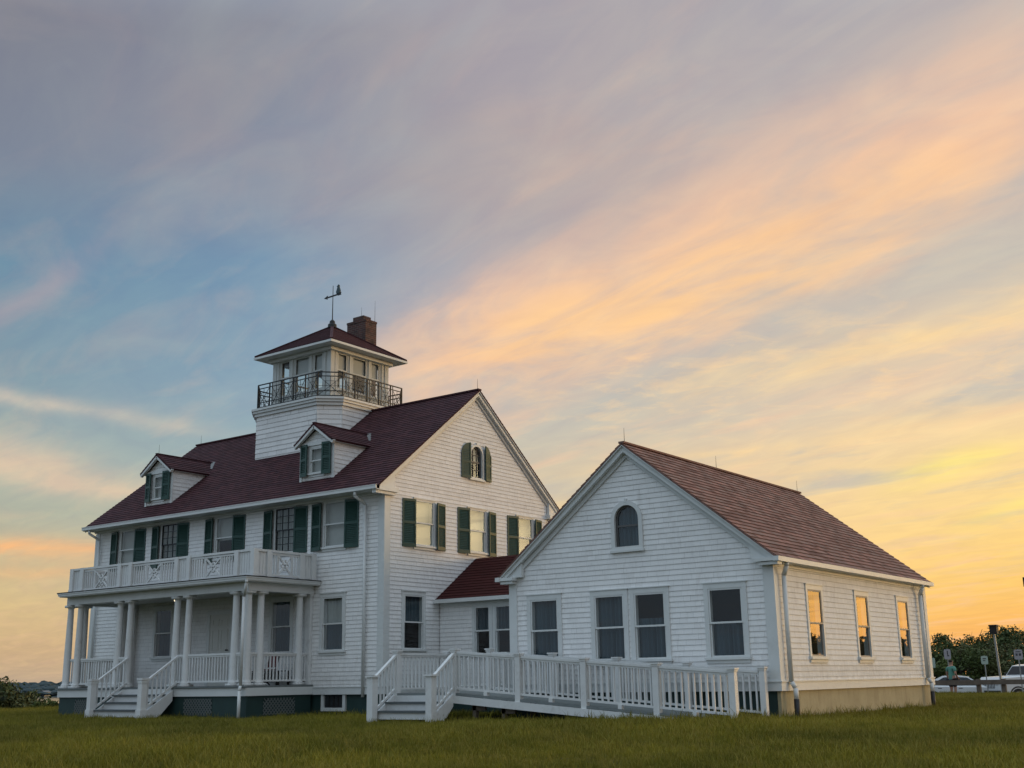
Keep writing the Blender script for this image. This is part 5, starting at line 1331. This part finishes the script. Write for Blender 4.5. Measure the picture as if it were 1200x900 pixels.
# =================================================================== PERSON
def skinned(name, pts, edges, mat, parent, root=0, sub=2):
    me = bpy.data.meshes.new(name); me.from_pydata([p[:3] for p in pts], edges, []); me.materials.append(mat); o = link(name, me, parent)
    md = o.modifiers.new('skin', 'SKIN'); md.use_smooth_shade = True
    sv = me.skin_vertices[0].data
    for i, p in enumerate(pts): r = p[3]; sv[i].radius = (r, r) if not isinstance(r, tuple) else r; sv[i].use_root = (i == root)
    s = o.modifiers.new('sub', 'SUBSURF'); s.levels = sub; s.render_levels = sub; return o
def person(x, y, rz):
    z = float(hgt(x, y)); t = bpy.data.objects.new('person', None); COL.objects.link(t); t.location = (x, y, z); t.rotation_euler = (0, 0, rz); t.scale = (1.06, 1.06, 1.04)
    tag(t, 'person in teal green t-shirt and dark shorts standing by the guard rail', 'person')
    # local: +y is where the person faces
    pts = [(0, 0, .95, .12), (0, 0, 1.12, .12), (0, .01, 1.32, .13), (0, 0, 1.43, .09), (0, .01, 1.49, .055), (0, .02, 1.56, .075), (0, .03, 1.65, .092), (0, .02, 1.71, .06),
           (.17, 0, 1.40, .065), (.235, -.04, 1.14, .045), (.20, .12, .95, .035), (.17, .20, .92, .032), (-.17, 0, 1.40, .065), (-.25, -.03, 1.14, .045), (-.235, .06, .90, .035), (-.225, .10, .83, .032),
           (.09, 0, .88, .105), (.10, .02, .50, .062), (.11, -.02, .10, .042), (.12, .10, .035, .04), (-.09, 0, .88, .105), (-.10, .01, .50, .062), (-.11, -.03, .10, .042), (-.13, .09, .035, .04)]
    ed = [(0, 1), (1, 2), (2, 3), (3, 4), (4, 5), (5, 6), (6, 7), (3, 8), (8, 9), (9, 10), (10, 11), (3, 12), (12, 13), (13, 14), (14, 15), (0, 16), (16, 17), (17, 18), (18, 19), (0, 20), (20, 21), (21, 22), (22, 23)]
    # fingers and thumb on both hands
    for hi, sx in ((11, 1), (15, -1)):
        bx, by, bz = pts[hi][:3]; dirv = Vector((bx, by, bz))-Vector(pts[hi-1][:3]); dirv.normalize(); sd = Vector((1, 0, 0)); 
        for k, (o_, L) in enumerate(((-.030, .062), (-.010, .075), (.010, .070), (.030, .055))):
            a = Vector((bx, by, bz))+sd*o_+dirv*.03; b_ = a+dirv*L*.6; c_ = b_+(dirv*.5+Vector((0, .25, -.6))).normalized()*L*.5; i0 = len(pts)
            pts += [(*a, .010), (*b_, .009), (*c_, .008)]; ed += [(hi, i0), (i0, i0+1), (i0+1, i0+2)]
        a = Vector((bx-sx*.035, by, bz)); b_ = a+(dirv*.5-sd*sx*.8).normalized()*.045; i0 = len(pts); pts += [(*a, .011), (*b_, .009)]; ed += [(hi, i0), (i0, i0+1)]
    bd = skinned('body', pts, ed, M['skin'], t)
    sp = [(0, 0, .86, .15), (0, 0, .93, .15), (0, 0, 1.12, .145), (0, .005, 1.32, .155), (0, 0, 1.42, .105), (.17, 0, 1.40, .09), (.215, -.03, 1.22, .07), (-.17, 0, 1.40, .09), (-.22, -.02, 1.22, .07), (0, .005, 1.46, .075)]
    skinned('shirt', sp, [(0, 1), (1, 2), (2, 3), (3, 4), (4, 5), (5, 6), (4, 7), (7, 8), (4, 9)], M['shirt'], t)
    sh = [(0, 0, .94, .135), (.09, 0, .86, .125), (.10, .015, .56, .10), (-.09, 0, .86, .125), (-.10, .01, .56, .10)]
    skinned('shorts', sh, [(0, 1), (1, 2), (0, 3), (3, 4)], M['shorts'], t)
    skinned('hair', [(0, -.02, 1.60, .075), (0, -.005, 1.68, .096), (0, .01, 1.735, .07)], [(0, 1), (1, 2)], M['hair'], t)
    for s in (-1, 1): skinned('shoe', [(s*.12, -.05, .05, .05), (s*.125, .06, .045, .05), (s*.13, .15, .035, .04)], [(0, 1), (1, 2)], M['shoe'], t)
    mb = MB(); mb.lathe((0, .125, 1.63), [(.004, 0), (.016, .012), (.010, .05)], 8); mb.build('nose', M['skin'], t, True)
    for s in (-1, 1):
        mb = MB(); mb.lathe((s*.034, .112, 1.675), [(.003, 0), (.010, .006), (.010, .014), (.003, .02)], 8); mb.build('eye', M['hair'], t, True)
        mb = MB(); mb.lathe((s*.093, .02, 1.625), [(.008, 0), (.018, .02), (.018, .05), (.006, .065)], 8); mb.build('ear', M['skin'], t, True)
person(4.78, 32.6, R(-25))

# =================================================================== SKY AND LIGHT
w = bpy.data.worlds.new('World'); SC.world = w; w.use_nodes = True
t = NT(w.node_tree); bg = t.n['Background']
D = t.new('ShaderNodeTexCoord').outputs['Generated']; x, y, z = t.xyz(D)
az = t.m('MULTIPLY', t.m('ARCTAN2', x, y), 180/math.pi); el = t.m('MULTIPLY', t.m('ARCSINE', z), 180/math.pi)
EMAX = 90.
fe = t.m('SQRT', t.m('DIVIDE', t.m('MAXIMUM', el, 0.), EMAX))
def column(stops, gain=1.):
    out = []
    for q in stops: out.append((math.sqrt(q[0]/EMAX), tuple((q[2] if len(q) > 2 else gain)*v_ for v_ in lin(q[1]))))
    return t.ramp(fe, out)
ZEN = [(48, (182, 206, 226), 1.25), (90, (204, 220, 232), 2.1)]
BACK = [(0, (160, 175, 188), .86), (8, (174, 198, 220), .91), (25, (184, 212, 236), 1.07)]+ZEN
cols_ = [
 (-180, column(BACK)),
 (-110, column([(0, (162, 166, 174), .86), (8, (172, 192, 214), .91), (25, (180, 206, 232), 1.05)]+ZEN)),
 (-62, column([(0, (178, 160, 144)), (1.5, (200, 170, 132)), (3.5, (214, 186, 136)), (5, (204, 184, 142)), (7.7, (174, 176, 158)), (10, (170, 178, 166)), (13.4, (132, 154, 164)), (19, (108, 140, 162)), (24, (124, 132, 148)), (30, (128, 129, 140))]+ZEN)),
 (-49, column([(0, (190, 170, 145)), (2, (212, 180, 140)), (5, (205, 185, 150)), (8, (178, 182, 166)), (10, (156, 174, 176)), (14, (134, 160, 178)), (20, (116, 146, 172)), (24, (132, 142, 160)), (31, (138, 140, 152))]+ZEN)),
 (-37, column([(0, (230, 180, 120)), (3, (240, 195, 130)), (6, (240, 205, 145)), (9, (215, 196, 165)), (12, (188, 186, 176)), (15, (178, 180, 180)), (18, (170, 172, 180)), (22, (170, 166, 170)), (27, (170, 162, 166)), (33, (166, 160, 166))]+ZEN)),
 (-24, column([(0, (246, 168, 92)), (3, (250, 200, 118)), (6, (248, 210, 146)), (9, (236, 206, 162)), (12, (214, 197, 174)), (15, (202, 188, 174)), (18, (196, 186, 176)), (22, (190, 180, 174)), (26, (182, 173, 172)), (32, (168, 164, 170))]+ZEN)),
 (-12, column([(0, (248, 160, 86)), (1.5, (250, 176, 94)), (4, (252, 202, 112)), (7, (252, 214, 138)), (9.5, (252, 217, 150)), (12.7, (238, 209, 172)), (16, (220, 200, 174)), (19, (200, 192, 178)), (22, (200, 190, 180)), (25, (192, 182, 176)), (30, (178, 173, 174))]+ZEN)),
 (8, column([(0, (250, 160, 84), 1.4), (3, (252, 186, 96), 1.4), (7, (252, 205, 112), 1.3), (13, (245, 212, 150), 1.), (25, (200, 190, 180))]+ZEN)),
 (22, column([(0, (252, 158, 78), 5.), (3, (252, 184, 96), 5.4), (7, (252, 202, 116), 3.8), (13, (240, 205, 150), 1.3), (25, (195, 185, 180), .8)]+ZEN)),
 (38, column([(0, (250, 185, 100), 6.), (4, (252, 222, 160), 9.), (9, (252, 234, 188), 8.5), (13, (240, 220, 185), 3.), (17, (205, 195, 180), .75), (28, (190, 188, 185), .55)]+ZEN)),
 (60, column([(0, (250, 170, 90), 2.4), (5, (250, 205, 130), 2.6), (12, (235, 205, 165), 1.5), (20, (200, 190, 185), .9)]+ZEN)),
 (100, column([(0, (190, 165, 150), .9), (8, (195, 190, 190), .9), (25, (195, 205, 220), .9)]+ZEN)),
 (180, column(BACK))]
c = cols_[0][1]
for (a0, _), (a1, cc) in zip(cols_[:-1], cols_[1:]): c = t.mix(t.rng(az, a0, a1, smooth=False), c, cc)
# cloud layer: coordinates on a flat ceiling of cloud
den = t.m('ADD', t.m('MAXIMUM', z, 0.), .10)
cx_, cy_ = t.m('DIVIDE', x, den), t.m('DIVIDE', y, den)
def layer(ang, sa, sb, scale, detail=7, rough=.6, dist=.4, off=0.):
    ca, sa_ = math.cos(R(ang)), math.sin(R(ang))
    u = t.m('ADD', t.m('MULTIPLY', cx_, ca), t.m('MULTIPLY', cy_, sa_)); v_ = t.m('ADD', t.m('MULTIPLY', cx_, -sa_), t.m('MULTIPLY', cy_, ca))
    return t.noise(t.comb(t.m('MULTIPLY', u, sa), t.m('MULTIPLY', v_, sb), off), scale, detail, rough, dist)
n1 = layer(-12, .85, 1.8, 1.4, 6, .56, .4)
n2 = layer(-15, 1.0, 2.7, 2.0, 6, .56, .6, 4.)
n3 = layer(60, .7, 1.2, .9, 6, .55, .3, 9.)
def band(az0, el0, az1, el1, wu, wd, col, alpha, fade=6., wob=2.5, tex=n2, t0=.34, t1=.62):
    global c
    sl = (el1-el0)/(az1-az0)
    d_ = t.m('SUBTRACT', el, t.m('ADD', el0, t.m('MULTIPLY', t.m('SUBTRACT', az, az0), sl)))
    d_ = t.m('ADD', d_, t.m('MULTIPLY', t.m('SUBTRACT', n1, .5), wob*2))
    up = t.m('GREATER_THAN', d_, 0.); wd_ = t.m('ADD', wd, t.m('MULTIPLY', up, wu-wd)); q = t.m('DIVIDE', d_, wd_)
    mk = t.m('EXPONENT', t.m('MULTIPLY', t.m('MULTIPLY', q, q), -1.))
    mk = t.m('MULTIPLY', mk, t.m('MULTIPLY', t.rng(az, az0-fade, az0+fade, smooth=True), t.rng(az, az1+fade, az1-fade, smooth=True)))
    mk = t.m('MULTIPLY', mk, t.rng(tex, t0, t1, .25, 1.))
    c = t.mix(t.m('MULTIPLY', mk, alpha), c, lin(col))
# overall mottling: peach where thick, blue-grey where thin
wr = t.rng(az, -52, -30, .35, 1.)
c = t.mix(t.m('MULTIPLY', t.m('MULTIPLY', t.rng(n2, .50, .76), t.m('MULTIPLY', wr, t.rng(el, 26, 12, .35, .9))), .60), c, lin((250, 202, 164)))
c = t.mix(t.m('MULTIPLY', t.m('MULTIPLY', t.rng(n1, .50, .34), wr), t.rng(el, 3, 9, 0, .55)), c, lin((168, 178, 182)))
c = t.mix(t.m('MULTIPLY', t.rng(n3, .48, .66), t.rng(el, 19, 27, 0, .55)), c, lin((178, 160, 156)))
band(-42, 13.6, -9, 24.0, 5.2, 2.2, (250, 199, 162), .90, 4.5, 3.2, t0=.28, t1=.60)
band(-40, 15.0, -12, 22.5, 2.4, 1.7, (255, 206, 150), .85, 6, 2.2)
band(-36, 16.2, -20, 19.6, 1.6, 1.6, (255, 206, 144), .7, 4, 1.5)
band(-28, 13.6, -8, 16.6, .9, .7, (254, 218, 158), .85, 4, 1.2)
band(-24, 16.6, -8, 19.2, .6, 1.0, (186, 184, 178), .60, 4, 1.0)
band(-30, 10.2, -14, 11.4, .6, .6, (252, 216, 158), .8, 5, 1.2)
band(-18, 8.6, -12.5, 10.0, .8, .6, (255, 230, 124), .75, 2.5, .8)
band(-15, 6.6, -8, 8.6, .45, .4, (255, 230, 122), .65, 2.5, .6)
band(-66, 6.2, -54, 6.0, .50, .45, (248, 186, 128), .95, 6, .5, t0=.25, t1=.6)
band(-66, 5.0, -54, 5.1, .3, .3, (232, 184, 134), .6, 6, .4, t0=.3, t1=.6)
band(-66, 10.6, -52, 8.4, 1.0, .55, (222, 196, 168), .85, 5, 1.0, t0=.2, t1=.55)
band(-66, 13.4, -52, 11.8, .42, .35, (204, 192, 176), .80, 4, .7, t0=.25, t1=.6)
band(-62.5, 15.5, -57, 20.0, 1.0, 1.0, (172, 156, 166), .40, 2.0, 2.2, t0=.4, t1=.6)
band(-57, 26.5, -50, 28.0, 2., 2.2, (150, 145, 152), .6, 4, 1.5)
n5 = layer(-16, .8, 3.4, 1.5, 6, .55, .9, 21.)
wi = t.m('MULTIPLY', t.rng(t.m('ABSOLUTE', t.m('SUBTRACT', n5, .5)), .0, .08, 1., 0., True), t.m('MULTIPLY', t.rng(n1, .42, .62), t.m('MULTIPLY', t.rng(az, -50, -32), t.rng(el, 8, 13))))
c = t.mix(t.m('MULTIPLY', wi, .05), c, lin((252, 222, 184)))
n6 = layer(20, 2.4, 3.4, 3.0, 7, .62, .5, 33.)
pk = t.m('MULTIPLY', t.rng(n6, .50, .66), t.m('MULTIPLY', t.rng(el, 10, 13), t.rng(el, 19, 15)))
c = t.mix(t.m('MULTIPLY', t.m('MULTIPLY', pk, t.rng(az, -44, -30)), .38), c, lin((255, 214, 160)))
n4 = layer(-20, 1.6, 3.2, 2.4, 6, .58, .8, 13.)
k4 = t.rng(n4, .3, .7, .94, 1.06); c = t.mix(1., c, t.comb(k4, k4, t.rng(n4, .3, .7, .98, 1.02)), 'MULTIPLY')
sky = t.new('ShaderNodeTexSky', sky_type='NISHITA'); sky.sun_disc = False; sky.sun_elevation = R(SUN_EL); sky.sun_rotation = R(SUN_AZ); sky.altitude = 10; sky.dust_density = 2.
c = t.mix(1., c, t.mix(1., sky.outputs[0], (.012, .012, .012), 'MULTIPLY'), 'ADD')
t.put(bg.inputs[0], c); bg.inputs[1].default_value = 1.

sl = bpy.data.lights.new('sun', 'SUN'); sl.energy = .42; sl.angle = R(9); sl.color = (1., .62, .34)
so = bpy.data.objects.new('sun', sl); COL.objects.link(so)
sd = Vector((math.sin(R(SUN_AZ))*math.cos(R(SUN_EL)), math.cos(R(SUN_AZ))*math.cos(R(SUN_EL)), math.sin(R(SUN_EL))))
so.rotation_euler = sd.to_track_quat('Z', 'Y').to_euler(); so.location = (60, 60, 30)

# =================================================================== CAMERA
for o in BASES:
    if '_base' in o: del o['_base']
cd = bpy.data.cameras.new('camera'); co = bpy.data.objects.new('camera', cd); COL.objects.link(co); SC.camera = co
yaw, pit, rol = R(-36.36565), R(14.21668), R(-.93267)
fw = Vector((math.sin(yaw)*math.cos(pit), math.cos(yaw)*math.cos(pit), math.sin(pit))); rt_ = Vector((math.cos(yaw), -math.sin(yaw), 0)); up = rt_.cross(fw)
r2 = rt_*math.cos(rol)+up*math.sin(rol); u2 = -rt_*math.sin(rol)+up*math.cos(rol)
mt = Matrix((r2, u2, -fw)).transposed().to_4x4(); mt.translation = CAM; co.matrix_world = mt
cd.sensor_width = 36.; cd.sensor_fit = 'HORIZONTAL'; cd.lens = 36*1366.795/1200; cd.clip_start = .1; cd.clip_end = 12000
SC.view_settings.view_transform = 'Standard'; SC.view_settings.look = 'None'; SC.view_settings.exposure = 0; SC.view_settings.gamma = 1; SC.view_settings.use_curve_mapping = False
SC.render.engine = 'CYCLES'; SC.cycles.use_denoising = True; SC.cycles.max_bounces = 6; SC.cycles.diffuse_bounces = 3; SC.cycles.glossy_bounces = 3; SC.cycles.transparent_max_bounces = 8; SC.cycles.caustics_reflective = False; SC.cycles.caustics_refractive = False; SC.cycles.sample_clamp_indirect = 6
